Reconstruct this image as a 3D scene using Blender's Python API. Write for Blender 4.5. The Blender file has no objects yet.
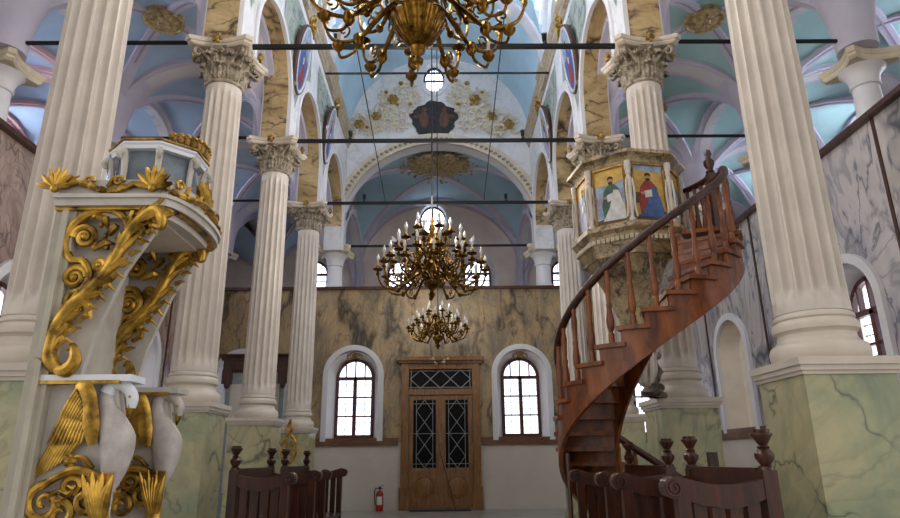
import bpy, math, random
from mathutils import Vector, Matrix
random.seed(7)
PI = math.pi
scene = bpy.context.scene
COL = scene.collection

# ---------------------------------------------------------------- camera
FPX, PITCH, YAW, ROLL = 641.1, 0.304, 0.0121, -0.0098
CAM = Vector((0.09, 0.0, 1.1))
_cp, _sp, _cy, _sy = math.cos(PITCH), math.sin(PITCH), math.cos(YAW), math.sin(YAW)
FW = Vector((_sy*_cp, _cy*_cp, _sp))
_R = Vector((_cy, -_sy, 0.0)); _U = _R.cross(FW)
RT = _R*math.cos(ROLL) + _U*math.sin(ROLL)
UP = -_R*math.sin(ROLL) + _U*math.cos(ROLL)
cam_data = bpy.data.cameras.new('camera')
cam_data.sensor_width = 36.0
cam_data.lens = FPX*36.0/900.0
cam_data.clip_end = 200
cam = bpy.data.objects.new('camera', cam_data); COL.objects.link(cam)
cam.matrix_world = Matrix(((RT.x, UP.x, -FW.x, CAM.x), (RT.y, UP.y, -FW.y, CAM.y), (RT.z, UP.z, -FW.z, CAM.z), (0, 0, 0, 1)))
scene.camera = cam

def at(x, y, Y):
    """point of the photograph's pixel on the upright plane at distance Y"""
    d = FW + RT*((x-450.0)/FPX) + UP*((259.0-y)/FPX)
    return CAM + d*((Y-CAM.y)/d.y)
def atx(x, y, X):
    d = FW + RT*((x-450.0)/FPX) + UP*((259.0-y)/FPX)
    return CAM + d*((X-CAM.x)/d.x)
def atz(x, y, Z):
    d = FW + RT*((x-450.0)/FPX) + UP*((259.0-y)/FPX)
    return CAM + d*((Z-CAM.z)/d.z)

# ---------------------------------------------------------------- world, light, exposure
world = bpy.data.worlds.new('daylight'); scene.world = world; world.use_nodes = True
bg = world.node_tree.nodes['Background']
bg.inputs[0].default_value = (1.0, 0.965, 0.92, 1); bg.inputs[1].default_value = 0.85
# daylight reaches the open east end mostly from the two sides
_nt = world.node_tree; _tc = _nt.nodes.new('ShaderNodeTexCoord'); _sx = _nt.nodes.new('ShaderNodeSeparateXYZ')
_nt.links.new(_tc.outputs['Generated'], _sx.inputs[0])
_ab = _nt.nodes.new('ShaderNodeMath'); _ab.operation = 'ABSOLUTE'; _nt.links.new(_sx.outputs[0], _ab.inputs[0])
_pw = _nt.nodes.new('ShaderNodeMath'); _pw.operation = 'POWER'; _pw.inputs[1].default_value = 2.0; _nt.links.new(_ab.outputs[0], _pw.inputs[0])
_ma = _nt.nodes.new('ShaderNodeMath'); _ma.operation = 'MULTIPLY_ADD'; _ma.inputs[1].default_value = 1.9; _ma.inputs[2].default_value = 0.36
_nt.links.new(_pw.outputs[0], _ma.inputs[0]); _nt.links.new(_ma.outputs[0], bg.inputs[1])
vs = scene.view_settings
vs.view_transform = 'Standard'; vs.look = 'None'; vs.gamma = 1.0; vs.use_curve_mapping = False
vs.exposure = 0.18

# ---------------------------------------------------------------- materials
def rgb(h):
    h = h.lstrip('#'); v = [int(h[i:i+2], 16)/255 for i in (0, 2, 4)]
    return tuple(((c/12.92) if c <= .04045 else ((c+.055)/1.055)**2.4) for c in v) + (1,)
MATS = {}
def base_mat(name, rough=.5, metal=0.0):
    m = bpy.data.materials.new(name); m.use_nodes = True
    b = m.node_tree.nodes['Principled BSDF']
    b.inputs['Roughness'].default_value = rough; b.inputs['Metallic'].default_value = metal
    MATS[name] = m
    return m, m.node_tree, b
def coords(nt, scale, stretch=(1, 1, 1), rnd=True):
    tc = nt.nodes.new('ShaderNodeTexCoord'); mp = nt.nodes.new('ShaderNodeMapping')
    mp.inputs['Scale'].default_value = [scale*s for s in stretch]
    nt.links.new(tc.outputs['Object'], mp.inputs['Vector'])
    if rnd:
        oi = nt.nodes.new('ShaderNodeObjectInfo'); mul = nt.nodes.new('ShaderNodeMath'); mul.operation = 'MULTIPLY'
        mul.inputs[1].default_value = 37.0
        nt.links.new(oi.outputs['Random'], mul.inputs[0]); nt.links.new(mul.outputs[0], mp.inputs['Location'])
    return mp.outputs['Vector']
def noise(nt, vec, scale, detail=5, rough=.6, dist=0.0):
    n = nt.nodes.new('ShaderNodeTexNoise'); n.inputs['Scale'].default_value = scale
    n.inputs['Detail'].default_value = detail; n.inputs['Roughness'].default_value = rough; n.inputs['Distortion'].default_value = dist
    nt.links.new(vec, n.inputs['Vector']); return n
def ramp(nt, fac, stops):
    r = nt.nodes.new('ShaderNodeValToRGB')
    while len(r.color_ramp.elements) < len(stops): r.color_ramp.elements.new(.5)
    for e, (p, c) in zip(r.color_ramp.elements, stops):
        e.position = p; e.color = c if len(c) == 4 else rgb(c)
    nt.links.new(fac, r.inputs[0]); return r
def mix(nt, fac, a, b, mode='MIX'):
    n = nt.nodes.new('ShaderNodeMix'); n.data_type = 'RGBA'; n.blend_type = mode
    for sock, v in ((n.inputs[0], fac), (n.inputs[6], a), (n.inputs[7], b)):
        if hasattr(v, 'links'): nt.links.new(v, sock)
        else: sock.default_value = v
    return n.outputs[2]
def bump(nt, b, h, strength=.3, dist=.01):
    n = nt.nodes.new('ShaderNodeBump'); n.inputs['Strength'].default_value = strength; n.inputs['Distance'].default_value = dist
    nt.links.new(h, n.inputs['Height']); nt.links.new(n.outputs[0], b.inputs['Normal'])
def plain(name, c, rough=.55, metal=0.0, var=.12, nscale=6, bmp=.0, rnd=True):
    m, nt, b = base_mat(name, rough, metal)
    v = coords(nt, 1, rnd=rnd); n = noise(nt, v, nscale)
    c0 = rgb(c); dark = tuple(x*(1-var*1.6) for x in c0[:3])+(1,); light = tuple(min(1, x*(1+var)) for x in c0[:3])+(1,)
    r = ramp(nt, n.outputs[0], [(.3, dark), (.7, light)])
    nt.links.new(r.outputs[0], b.inputs['Base Color'])
    if bmp: bump(nt, b, n.outputs[0], bmp)
    return m
def marble(name, stops, vein, scale=1.0, stretch=(1, 1, 1), vscale=1.0, vw=.035, vamt=.85, rough=.35, warp=.6, vein2=None, v2scale=2.3, rnd=True, swirl=0, swamt=.7):
    m, nt, b = base_mat(name, rough)
    v = coords(nt, scale, stretch, rnd)
    n1 = noise(nt, v, 1.1, 8, .62, .8)
    base = ramp(nt, n1.outputs[0], stops).outputs[0]
    # warped cells give branching veins
    nw = noise(nt, v, 1.4, 4, .55)
    sub = nt.nodes.new('ShaderNodeVectorMath'); sub.operation = 'MULTIPLY_ADD'
    sub.inputs[1].default_value = (warp*2,)*3
    nt.links.new(nw.outputs[1], sub.inputs[0]); nt.links.new(v, sub.inputs[2])
    def veins(sc, w):
        vo = nt.nodes.new('ShaderNodeTexVoronoi'); vo.feature = 'DISTANCE_TO_EDGE'; vo.inputs['Scale'].default_value = sc
        nt.links.new(sub.outputs[0], vo.inputs['Vector'])
        nn = noise(nt, v, 2.0*sc, 3)
        r1 = ramp(nt, vo.outputs['Distance'], [(0.0, (1, 1, 1, 1)), (w, (.25, .25, .25, 1)), (w*2.2, (0, 0, 0, 1))])
        r2 = ramp(nt, nn.outputs[0], [(.42, (0, 0, 0, 1)), (.56, (1, 1, 1, 1))])
        mu = nt.nodes.new('ShaderNodeMath'); mu.operation = 'MULTIPLY'
        nt.links.new(r1.outputs[0], mu.inputs[0]); nt.links.new(r2.outputs[0], mu.inputs[1])
        mm = nt.nodes.new('ShaderNodeMath'); mm.operation = 'MULTIPLY'; mm.inputs[1].default_value = vamt
        nt.links.new(mu.outputs[0], mm.inputs[0]); return mm.outputs[0]
    if swirl:
        ns = noise(nt, v, swirl, 5, .55, 1.6)
        rs = ramp(nt, ns.outputs[0], [(.40, (0, 0, 0, 1)), (.455, (.55, .55, .55, 1)), (.47, (0, 0, 0, 1)), (.52, (0, 0, 0, 1)), (.535, (1, 1, 1, 1)), (.55, (0, 0, 0, 1)), (.6, (.0, .0, .0, 1)), (.63, (.6, .6, .6, 1)), (.645, (0, 0, 0, 1))])
        ms = nt.nodes.new('ShaderNodeMath'); ms.operation = 'MULTIPLY'; ms.inputs[1].default_value = swamt
        nt.links.new(rs.outputs[0], ms.inputs[0]); base = mix(nt, ms.outputs[0], base, rgb(vein2 or vein))
    c = mix(nt, veins(vscale, vw), base, rgb(vein))
    c = mix(nt, veins(vscale*v2scale, vw*.8), c, rgb(vein2 or vein))
    nt.links.new(c, b.inputs['Base Color'])
    return m
def wood(name, c1, c2, rough=.3, stretch=(8, 8, 1), coat=.3):
    m, nt, b = base_mat(name, rough)
    v = coords(nt, 1.0, stretch); n = noise(nt, v, 3, 6, .6, .6)
    r = ramp(nt, n.outputs[0], [(.3, c1), (.68, c2)])
    nt.links.new(r.outputs[0], b.inputs['Base Color']); b.inputs['Coat Weight'].default_value = coat
    return m
def gold(name, c1, c2, rough=.32, metal=.85, sc=9):
    m, nt, b = base_mat(name, rough, metal)
    v = coords(nt, 1); n = noise(nt, v, sc, 5)
    r = ramp(nt, n.outputs[0], [(.32, c1), (.62, c2)])
    nt.links.new(r.outputs[0], b.inputs['Base Color']); bump(nt, b, n.outputs[0], .3, .006)
    return m
def emit(name, c, s, sc=None, c2=None):
    m, nt, b = base_mat(name, .2)
    b.inputs['Base Color'].default_value = rgb(c)
    b.inputs['Emission Strength'].default_value = s
    if c2:
        n = noise(nt, coords(nt, 1), sc or 3, 3); r = ramp(nt, n.outputs[0], [(.35, c2), (.6, c)])
        nt.links.new(r.outputs[0], b.inputs['Emission Color'])
    else: b.inputs['Emission Color'].default_value = rgb(c)
    return m
def glass(name, c, rough=.05, spec=.6):
    m, nt, b = base_mat(name, rough); b.inputs['Base Color'].default_value = rgb(c); b.inputs['Specular IOR Level'].default_value = spec
    b.inputs['Coat Weight'].default_value = .0
    return m

M = dict(
 shaft=plain('plaster_shaft', '#cdc2b8', .45, var=.08, nscale=3),
 base=plain('base_stone', '#cabfb2', .45, var=.08, nscale=4),
 cap=plain('carved_stone', '#a09380', .7, var=.45, nscale=16, bmp=.3),
 capd=plain('carved_shadow_stone', '#6e614c', .8, var=.3, nscale=14),
 abac=plain('abacus_plaster', '#cdbfae', .55, var=.1, nscale=5),
 green=marble('green_marble', [(.3, '#7a8672'), (.43, '#9ba07e'), (.55, '#b8ae88'), (.72, '#8f9a80')], '#46544a', .8, vscale=.6, vw=.018, vamt=.8, swirl=.6, swamt=.3, rough=.25),
 back=marble('ochre_marble', [(.28, '#625b52'), (.4, '#8a7a62'), (.52, '#b0946a'), (.62, '#92836e'), (.75, '#787470')], '#231e1e', 1.0, (1, 1, .45), vscale=.6, vw=.04, vamt=.9, vein2='#54402f', swirl=1.6, swamt=.5, rnd=False),
 rwall=marble('lilac_marble', [(.28, '#77747e'), (.42, '#a9a2a8'), (.55, '#c4bcb8'), (.72, '#978d86')], '#2b2f3a', .5, (1, 1, .6), vscale=.8, vw=.035, vamt=.9, vein2='#4a4e60', swirl=1.1, swamt=.85, rnd=False),
 lwall=marble('russet_marble', [(.28, '#6e5550'), (.44, '#94786c'), (.58, '#b09a8c'), (.75, '#8a7a74')], '#46323a', .8, (1, 1, .6), vscale=1.0, vw=.03, swirl=1.3, swamt=.6, rnd=False),
 arch=marble('tan_arch_marble', [(.3, '#93794f'), (.43, '#b1966a'), (.56, '#c4aa80'), (.72, '#9d875f')], '#33261c', .8, (1, .7, 1.8), vscale=.9, vw=.05, vamt=.9, v2scale=1.7, swirl=1.1, swamt=.25, rnd=False),
 wallw=plain('white_plaster_wall', '#cac1b4', .8, var=.05, nscale=2, rnd=False),
 navew=marble('painted_nave_plaster', [(.3, '#c9c7cc'), (.5, '#dcd9da'), (.7, '#d2cfd4')], '#a9b2a6', 1.1, vscale=.8, vw=.05, vamt=.5, rough=.7, rnd=False),
 panelg=marble('green_painted_panel', [(.3, '#7d857c'), (.5, '#a3aaa0'), (.7, '#8d948c')], '#4f5a52', 1.4, vw=.05, rough=.7, rnd=False),
 white=plain('white_moulding', '#d9d6d8', .6, var=.04, nscale=3),
 cream=plain('cream_moulding', '#d0c2aa', .6, var=.1, nscale=6),
 niche=plain('niche_cream', '#dccfbd', .7, var=.07, nscale=3),
 cornice=plain('tan_cornice', '#b0a08a', .65, var=.18, nscale=8),
 blue=plain('vault_blue', '#abc9da', .8, var=.1, nscale=.8, rnd=False),
 blued=plain('vault_blue_right_light', '#a6c9cc', .8, var=.1, nscale=.9, rnd=False),  # vault paint with the teal light of the right side put in
 bluel=plain('vault_blue_left_light', '#a8bfda', .8, var=.1, nscale=.9, rnd=False),  # same vault paint, tinted for the bluer light on the left
 rib=plain('lavender_rib', '#c4bed0', .7, var=.06, nscale=2, rnd=False),
 rib2=plain('pale_rib', '#cfcbd0', .7, var=.06, nscale=2, rnd=False),
 ribp=plain('pink_rib', '#c9a2a6', .7, var=.1, nscale=2, rnd=False),
 ribl=plain('rib_pinstripe', '#9a96ab', .7, var=.05, rnd=False),
 lunw=plain('lunette_white', '#dfe4ea', .8, var=.04, rnd=False),
 endw=plain('gallery_end_wall', '#dccdc4', .8, var=.08, nscale=1.5, rnd=False),
 gold=gold('gilding', '#452f10', '#cfa448', .38),
 oldgold=gold('old_gilding', '#5c4420', '#b8924c', .5, .55, 14),
 brass=gold('brass', '#241806', '#8a6426', .24, .95, 14),
 iron=plain('black_iron', '#17181c', .5, .4, var=.2),
 wood=wood('red_brown_wood', '#1c0a05', '#4e2310', .34, coat=.12),
 woodd=wood('dark_trim_wood', '#2c1610', '#553020', .4),
 woods=wood('stair_wood', '#421a08', '#94501e', .38, (3, 3, 1.2), .08),
 woodo=wood('ochre_door_wood', '#5c3814', '#99662c', .4, (9, 9, 1.2)),
 woodr=wood('window_frame_wood', '#3a1214', '#5e2422', .4),
 trimw=wood('brown_wall_trim', '#4a2c18', '#7a4e2c', .45, (2, 2, 8)),
 floor=marble('floor_stone', [(.3, '#8d8a86'), (.5, '#a8a49d'), (.7, '#989590')], '#6a6762', .8, vscale=.8, vw=.012, rnd=False, rough=.3),
 pane=emit('bright_pane', '#eef3fb', 2.2, 2.5, '#c3cbe0'),
 panehot=emit('daylit_pane', '#e6eeff', 42.0),
 panemid=emit('gallery_pane', '#e6eeff', 4.0),
 pgold=gold('pale_old_gilding', '#6e5a3c', '#c9b184', .6, .2, 12),
 glassd=glass('dark_door_glass', '#0d0f13', .35, .08),
 lead=plain('lead_came', '#8f8f93', .5, .3),
 tgrey=plain('throne_white_paint', '#bdb6ae', .5, var=.12, nscale=7),
 tblue=plain('throne_grey_panel', '#6f7a86', .5, var=.25, nscale=9),
 swan=plain('swan_paint', '#b6aeab', .45, var=.15, nscale=14, bmp=.2),
 swanw=plain('swan_head_paint', '#dadde6', .4, var=.05),
 amb=marble('ambo_marble', [(.28, '#4a402e'), (.42, '#94805a'), (.55, '#bda680'), (.7, '#6c6e54')], '#1e1c18', 2.2, vscale=1.2, vw=.07, vamt=.85, swirl=2, swamt=.6),
 candle=plain('candle_white', '#b5a88e', .4, var=.03),
 bulb=glass('bulb_glass', '#cfcdcb', .1),
 red=plain('extinguisher_red', '#a01418', .3, var=.05),
 black=plain('black_plastic', '#121214', .4, var=.1),
 paper=plain('label_paper', '#d9d9d4', .6, var=.03),
 postg=plain('throne_post_paint', '#aca596', .5, var=.12),
 cabg=plain('cabinet_grey_paint', '#8f9a98', .5, var=.12),
 dark=plain('deep_brown_painting', '#2e2a28', .7, var=.5, nscale=8),
 steel=plain('brushed_steel', '#9a9ca0', .35, .8, var=.05),
 # paint colours for icons
 p_yel=plain('paint_yellow', '#c9a24a', .5, var=.2, nscale=12), p_blue=plain('paint_blue', '#3c5a94', .5, var=.3, nscale=12),
 p_sky=plain('paint_sky', '#8fa0b8', .5, var=.3, nscale=9), p_red=plain('paint_red', '#8f2622', .5, var=.3, nscale=12),
 p_grn=plain('paint_green', '#33584a', .5, var=.3, nscale=12), p_skin=plain('paint_skin', '#b3805c', .5, var=.2, nscale=12),
 p_wht=plain('paint_white', '#c9c6c6', .5, var=.15, nscale=12), p_brn=plain('paint_brown', '#5a3a28', .5, var=.3, nscale=12),
 p_lil=plain('paint_lilac', '#9d93ad', .5, var=.25, nscale=10), p_hair=plain('paint_hair', '#2c1c14', .6, var=.2),
)

# ---------------------------------------------------------------- mesh builder
class MB:
    def __init__(s): s.v = []; s.f = []; s.m = []; s.mi = 0
    def add(s, vs, fs):
        o = len(s.v); s.v += [tuple(x) for x in vs]
        for f in fs: s.f.append([i+o for i in f]); s.m.append(s.mi)
        return s
    def box(s, a, b):
        x0, x1 = sorted((a[0], b[0])); y0, y1 = sorted((a[1], b[1])); z0, z1 = sorted((a[2], b[2]))
        return s.add([(x0,y0,z0),(x1,y0,z0),(x1,y1,z0),(x0,y1,z0),(x0,y0,z1),(x1,y0,z1),(x1,y1,z1),(x0,y1,z1)],
                     [(0,3,2,1),(4,5,6,7),(0,1,5,4),(1,2,6,5),(2,3,7,6),(3,0,4,7)])
    def lathe(s, prof, c=(0,0,0), n=24, a0=0.0, square=False):
        vs = []; fs = []
        for r, z in prof:
            for k in range(n):
                a = a0+2*PI*k/n; vs.append((c[0]+r*math.cos(a), c[1]+r*math.sin(a), c[2]+z))
        for j in range(len(prof)-1):
            for k in range(n):
                k2 = (k+1) % n; fs.append((j*n+k, j*n+k2, (j+1)*n+k2, (j+1)*n+k))
        fs.append(tuple(range(n))[::-1]); fs.append(tuple(range((len(prof)-1)*n, len(prof)*n)))
        return s.add(vs, fs)
    def tube(s, path, r, n=8, flat=None, closed=False):
        P = [Vector(p) for p in path]; m = len(P)
        if not hasattr(r, '__len__'): r = [r]*m
        prev = None; vs = []; fs = []
        for i in range(m):
            t = (P[min(i+1, m-1)]-P[max(i-1, 0)])
            if t.length < 1e-9: t = Vector((0, 0, 1))
            t.normalize()
            if prev is None:
                up = Vector((0, 0, 1)) if abs(t.z) < .9 else Vector((0, 1, 0))
                u = t.cross(up).normalized()
            else:
                u = (prev - t*prev.dot(t))
                u = u.normalized() if u.length > 1e-6 else t.orthogonal().normalized()
            prev = u; w = t.cross(u)
            for k in range(n):
                a = 2*PI*k/n; d = u*math.cos(a)*r[i] + w*math.sin(a)*r[i]
                if flat: d = Vector((d.x*flat[0], d.y*flat[1], d.z*flat[2]))
                vs.append(P[i]+d)
        for j in range(m-1):
            for k in range(n):
                k2 = (k+1) % n; fs.append((j*n+k, j*n+k2, (j+1)*n+k2, (j+1)*n+k))
        fs.append(tuple(range(n))[::-1]); fs.append(tuple(range((m-1)*n, m*n)))
        return s.add(vs, fs)
    def prism(s, poly, d):
        """polygon of 3D points extruded by vector d"""
        n = len(poly); d = Vector(d); A = [Vector(p) for p in poly]; B = [p+d for p in A]
        return s.add(A+B, [tuple(range(n))[::-1], tuple(range(n, 2*n))]+[(i, (i+1) % n, n+(i+1) % n, n+i) for i in range(n)])
    def grid(s, rows):
        n = len(rows[0]); vs = [p for r in rows for p in r]; fs = []
        for j in range(len(rows)-1):
            for k in range(n-1): fs.append((j*n+k, j*n+k+1, (j+1)*n+k+1, (j+1)*n+k))
        return s.add(vs, fs)
    def sphere(s, c, r, n=12, m=8, sc=(1, 1, 1)):
        vs = []; fs = []
        for j in range(m+1):
            ph = PI*j/m
            rr = max(math.sin(ph), .001)
            for k in range(n):
                a = 2*PI*k/n; vs.append((c[0]+r*sc[0]*rr*math.cos(a), c[1]+r*sc[1]*rr*math.sin(a), c[2]+r*sc[2]*math.cos(ph)))
        for j in range(m):
            for k in range(n):
                k2 = (k+1) % n; fs.append((j*n+k, (j+1)*n+k, (j+1)*n+k2, j*n+k2))
        return s.add(vs, fs)
    def bar(s, a, b, w, h, up=(0, 0, 1)):
        a = Vector(a); b = Vector(b); t = (b-a).normalized(); up = Vector(up)
        if abs(t.dot(up)) > .98: up = Vector((0, 1, 0))
        u = t.cross(up).normalized()*w/2; v = u.cross(t).normalized()*h/2
        vs = [p+x*u+y*v for p in (a, b) for x, y in ((-1,-1),(1,-1),(1,1),(-1,1))]
        return s.add(vs, [(0,3,2,1),(4,5,6,7),(0,1,5,4),(1,2,6,5),(2,3,7,6),(3,0,4,7)])
    def build(s, name, mat, parent=None, smooth=40, off=None, local=False):
        root = parent
        while root is not None and root.parent is not None: root = root.parent
        o = Vector((0, 0, 0)) if (root is None or local) else Vector(root.location)
        if off is not None: o = Vector(off)
        me = bpy.data.meshes.new(name)
        me.from_pydata([(x-o.x, y-o.y, z-o.z) for x, y, z in s.v], [], s.f)
        mats = mat if isinstance(mat, (list, tuple)) else [mat]
        for m in mats: me.materials.append(M[m] if isinstance(m, str) else m)
        if len(mats) > 1: me.polygons.foreach_set('material_index', s.m)
        if smooth:
            me.polygons.foreach_set('use_smooth', [True]*len(me.polygons))
            me.set_sharp_from_angle(angle=math.radians(smooth))
        me.update()
        ob = bpy.data.objects.new(name, me); COL.objects.link(ob)
        if parent is not None: ob.parent = parent
        elif off is not None: ob.location = o
        return ob
def thing(name, label, cat, loc=(0, 0, 0), rz=0, group=None):
    o = bpy.data.objects.new(name, None); COL.objects.link(o); o.location = loc; o.rotation_euler = (0, 0, rz)
    o.empty_display_size = .1
    o['label'] = label; o['category'] = cat
    if group: o['group'] = group
    return o
def tag(o, label, cat, group=None):
    o['label'] = label; o['category'] = cat
    if group: o['group'] = group
    return o
def struct(name, mb, mat, parent=None, smooth=30):
    o = mb.build(name, mat, parent, smooth)
    if parent is None: o['kind'] = 'structure'
    return o
def structroot(name, loc=(0, 0, 0)):
    o = bpy.data.objects.new(name, None); COL.objects.link(o); o.location = loc; o['kind'] = 'structure'; return o
def copy_tree(o, parent=None):
    c = o.copy(); COL.objects.link(c)
    if parent is not None: c.parent = parent
    for ch in list(o.children): copy_tree(ch, c)
    return c
def place(o, loc, label, rz=None, group=None):
    o.location = loc; o['label'] = label
    if rz is not None: o.rotation_euler = (0, 0, rz)
    if group: o['group'] = group
    return o
def spiral(c, r0, r1, turns, a0, n=28, plane='xz', y=0, sgn=1):
    pts = []
    for i in range(n+1):
        t = i/n; r = r0+(r1-r0)*t; a = a0+sgn*2*PI*turns*t
        if plane == 'xz': pts.append((c[0]+r*math.cos(a), y, c[1]+r*math.sin(a)))
        else: pts.append((y, c[0]+r*math.cos(a), c[1]+r*math.sin(a)))
    return pts
def smoothpath(pts, k=6):
    P = [Vector(p) for p in pts]; out = []
    for i in range(len(P)-1):
        p0 = P[max(i-1, 0)]; p1 = P[i]; p2 = P[i+1]; p3 = P[min(i+2, len(P)-1)]
        for j in range(k):
            t = j/k
            out.append(.5*((2*p1)+(p2-p0)*t+(2*p0-5*p1+4*p2-p3)*t*t+(3*p1-p0-3*p2+p3)*t**3))
    out.append(P[-1]); return out
def lerpl(vals, n):
    out = []
    for i in range(n):
        t = i/(n-1)*(len(vals)-1); j = min(int(t), len(vals)-2); out.append(vals[j]+(vals[j+1]-vals[j])*(t-j))
    return out
# ================================================================ THE SETTING
W, WL, WO = 2.73, 5.68, 8.7
YC = [4.47, 7.32, 9.96, 12.76, 15.95]      # column lines
ZB, ZN, ZA, ZG = 1.72, 5.70, 6.26, 5.345  # pedestal top, neck, abacus top, gallery wall top
Y0, YE = 3.2, 20.6

fl = MB(); fl.box((-9, -3, -.2), (9, YE, 0)); struct('floor', fl, 'floor', smooth=0)

def arched_wall(mb, fn, u0, u1, zb, zt, holes, n=14):
    """wall face between u0 and u1 with arched openings (centre, half width, sill, springing)"""
    us = [u0]
    for (c, h, zs, zp) in sorted(holes):
        us += [c-h]+[c-h*math.cos(PI*i/n) for i in range(1, n)]+[c+h]
    us.append(u1)
    def hole(u):
        for (c, h, zs, zp) in holes:
            if c-h-1e-6 < u < c+h+1e-6: return (c, h, zs, zp)
    for a, b in zip(us[:-1], us[1:]):
        if b-a < 1e-6: continue
        H = hole((a+b)/2)
        def quad(a, b, z0a, z0b, z1a, z1b):
            mb.add([fn(a, z0a), fn(b, z0b), fn(b, z1b), fn(a, z1a)], [(0, 1, 2, 3)])
        if H is None: quad(a, b, zb, zb, zt, zt)
        else:
            c, h, zs, zp = H
            za = zp+math.sqrt(max(0, h*h-(a-c)**2)); zc = zp+math.sqrt(max(0, h*h-(b-c)**2))
            if zs > zb: quad(a, b, zb, zb, min(zs, zt), min(zs, zt))
            if max(za, zc) < zt: quad(a, b, za, zc, zt, zt)
def arch_profile(c, h, zs, zp, n=20):
    return [(c-h, zs)]+[(c-h*math.cos(PI*i/n), zp+h*math.sin(PI*i/n)) for i in range(n+1)]+[(c+h, zs)]
WIN_N = [0]
def arched_window(fn, c, zs, ztop, hw, recess, label_wall, hot=False, glassy=True, trim=.13, niche=False):
    """fn(u, z, depth): wall coordinates -> world; builds moulding, splayed reveal, frame and panes"""
    WIN_N[0] += 1
    root = structroot('window_%d' % WIN_N[0], tuple(fn(c, zs, 0)))
    n = 20; ho = hw+.14; zp_o = ztop-ho+.16; zp_i = ztop-hw
    outer = arch_profile(c, ho, zs-.05, zp_o, n); inner = arch_profile(c, hw, zs+.04, zp_i, n)
    mo = MB(); om = arch_profile(c, ho+trim, zs-.05, zp_o, n)
    rows = [[fn(u, z, 0) for u, z in om], [fn(u, z, -.062) for u, z in om], [fn(u, z, -.062) for u, z in outer], [fn(u, z, 0) for u, z in outer]]
    mo.grid(rows); mo.build('moulding', 'white', root)
    rv = MB(); rv.grid([[fn(u, z, 0) for u, z in outer], [fn(u, z, recess) for u, z in inner]])
    rv.add([fn(c-ho, zs-.05, 0), fn(c+ho, zs-.05, 0), fn(c+hw, zs+.04, recess), fn(c-hw, zs+.04, recess)], [(0, 1, 2, 3)])
    rv.build('reveal', 'niche' if niche else 'white', root)
    if niche:
        bk = MB(); pr = [fn(u, z, recess) for u, z in inner]; bk.add(pr, [tuple(range(len(pr)))]); bk.build('back_panel', 'niche', root)
        return root
    d0, d1 = recess-.06, recess+.02
    fr = MB(); ii = arch_profile(c, hw-.07, zs+.1, zp_i, n)
    fr.grid([[fn(u, z, d1) for u, z in inner], [fn(u, z, d0) for u, z in inner], [fn(u, z, d0) for u, z in ii], [fn(u, z, d1) for u, z in ii]])
    def bx(u0, z0, u1, z1, e=0):
        A = fn(u0, z0, d0-e); B = fn(u1, z1, d1); fr.box(A, B)
    bx(c-hw, zs+.02, c+hw, zs+.11); bx(c-.045, zs+.05, c+.045, zp_i, .01); bx(c-hw+.03, zp_i-.06, c+hw-.03, zp_i+.02, .01)
    for uu in (-.5, 0, .5):
        hh = math.sqrt(hw*hw-(uu*hw)**2); bx(c+uu*hw-.015, zp_i, c+uu*hw+.015, zp_i+hh-.02)
    H = zp_i-zs-.11
    for k in (1, 2):
        bx(c-hw+.03, zs+.09+H*k/3-.018, c+hw-.03, zs+.09+H*k/3+.018)
    fr.build('window_frame', 'woodr', root)
    gr = MB()
    for s in (-1, 1): gr.box(fn(c+s*hw*.5-.006, zs+.1, d1+.05), fn(c+s*hw*.5+.006, zp_i, d1+.07))
    for k in range(1, 9): gr.box(fn(c-hw+.05, zs+.1+H*k/9-.005, d1+.05), fn(c+hw-.05, zs+.1+H*k/9+.005, d1+.07))
    gr.build('outer_grille', 'iron', root)
    pn = MB(); pr = [fn(u, z, d1+.12) for u, z in inner]; pn.add(pr, [tuple(range(len(pr)))]); pn.build('pane', {True: 'panehot', 'mid': 'panemid'}.get(hot, 'pane'), root, smooth=0)
    return root

# ---- west wall: marble over white plaster, two windows, central door
bk = lambda u, z, d=0: (u, 15.95+d, z)
ZT = 1.5
holes = [(-2.12, .62, 1.57, 3.09), (2.02, .62, 1.57, 3.09), (-4.85, .62, 1.57, 3.02), (4.85, .62, 1.57, 3.02)]
up_ = MB(); arched_wall(up_, bk, -WL, WL, ZT, ZG-.06, holes); up_.box((-WL, 15.97, ZG-.1), (WL, 16.3, ZG-.06))
up_.add([(-WL, 16.3, 4.6), (WL, 16.3, 4.6), (WL, 16.3, ZG-.1), (-WL, 16.3, ZG-.1)], [(0, 1, 2, 3)])
struct('wall_back', up_, 'back', smooth=0)
lw = MB(); arched_wall(lw, bk, -WL, WL, 0, ZT, []); struct('wall_back_lower', lw, 'wallw', smooth=0)
tr = MB(); 
for a, b in ((-WL+.02, -1.0), (1.0, WL-.02)): tr.box((a, 15.9, 1.44), (b, 15.949, 1.62))
struct('trim_1', tr, 'trimw', smooth=0)
tr = MB(); tr.box((-WL, 15.86, ZG-.06), (WL, 16.34, ZG+.01)); struct('trim_2', tr, 'woodd', smooth=0)
for c in (-2.12, 2.02, -4.85, 4.85): arched_window(bk, c, 1.6, 3.57 if abs(c) < 3 else 3.5, .475, .4, 'back')
# gilt and painted crests over the two west windows
for c, wd in ((-2.12, 'left'), (2.02, 'right')):
    g = MB()
    for s in (-1, 1):
        g.tube([(x, 16.06, z) for x, _, z in spiral((c+s*.13, 3.6), .09, .02, 1.3, PI/2, 16, 'xz', 0, s)], .02, 6)
    g.sphere((c, 16.06, 3.64), .06, 8, 6, (1, .5, 1)); 
    o = g.build('gilt_crest', 'oldgold', off=(c, 15.98, 3.66))
    tag(o, 'small gilt scroll crest under the arch of the window %s of the wooden door' % wd, 'ornament', 'gilt crests over the windows beside the door')

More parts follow.
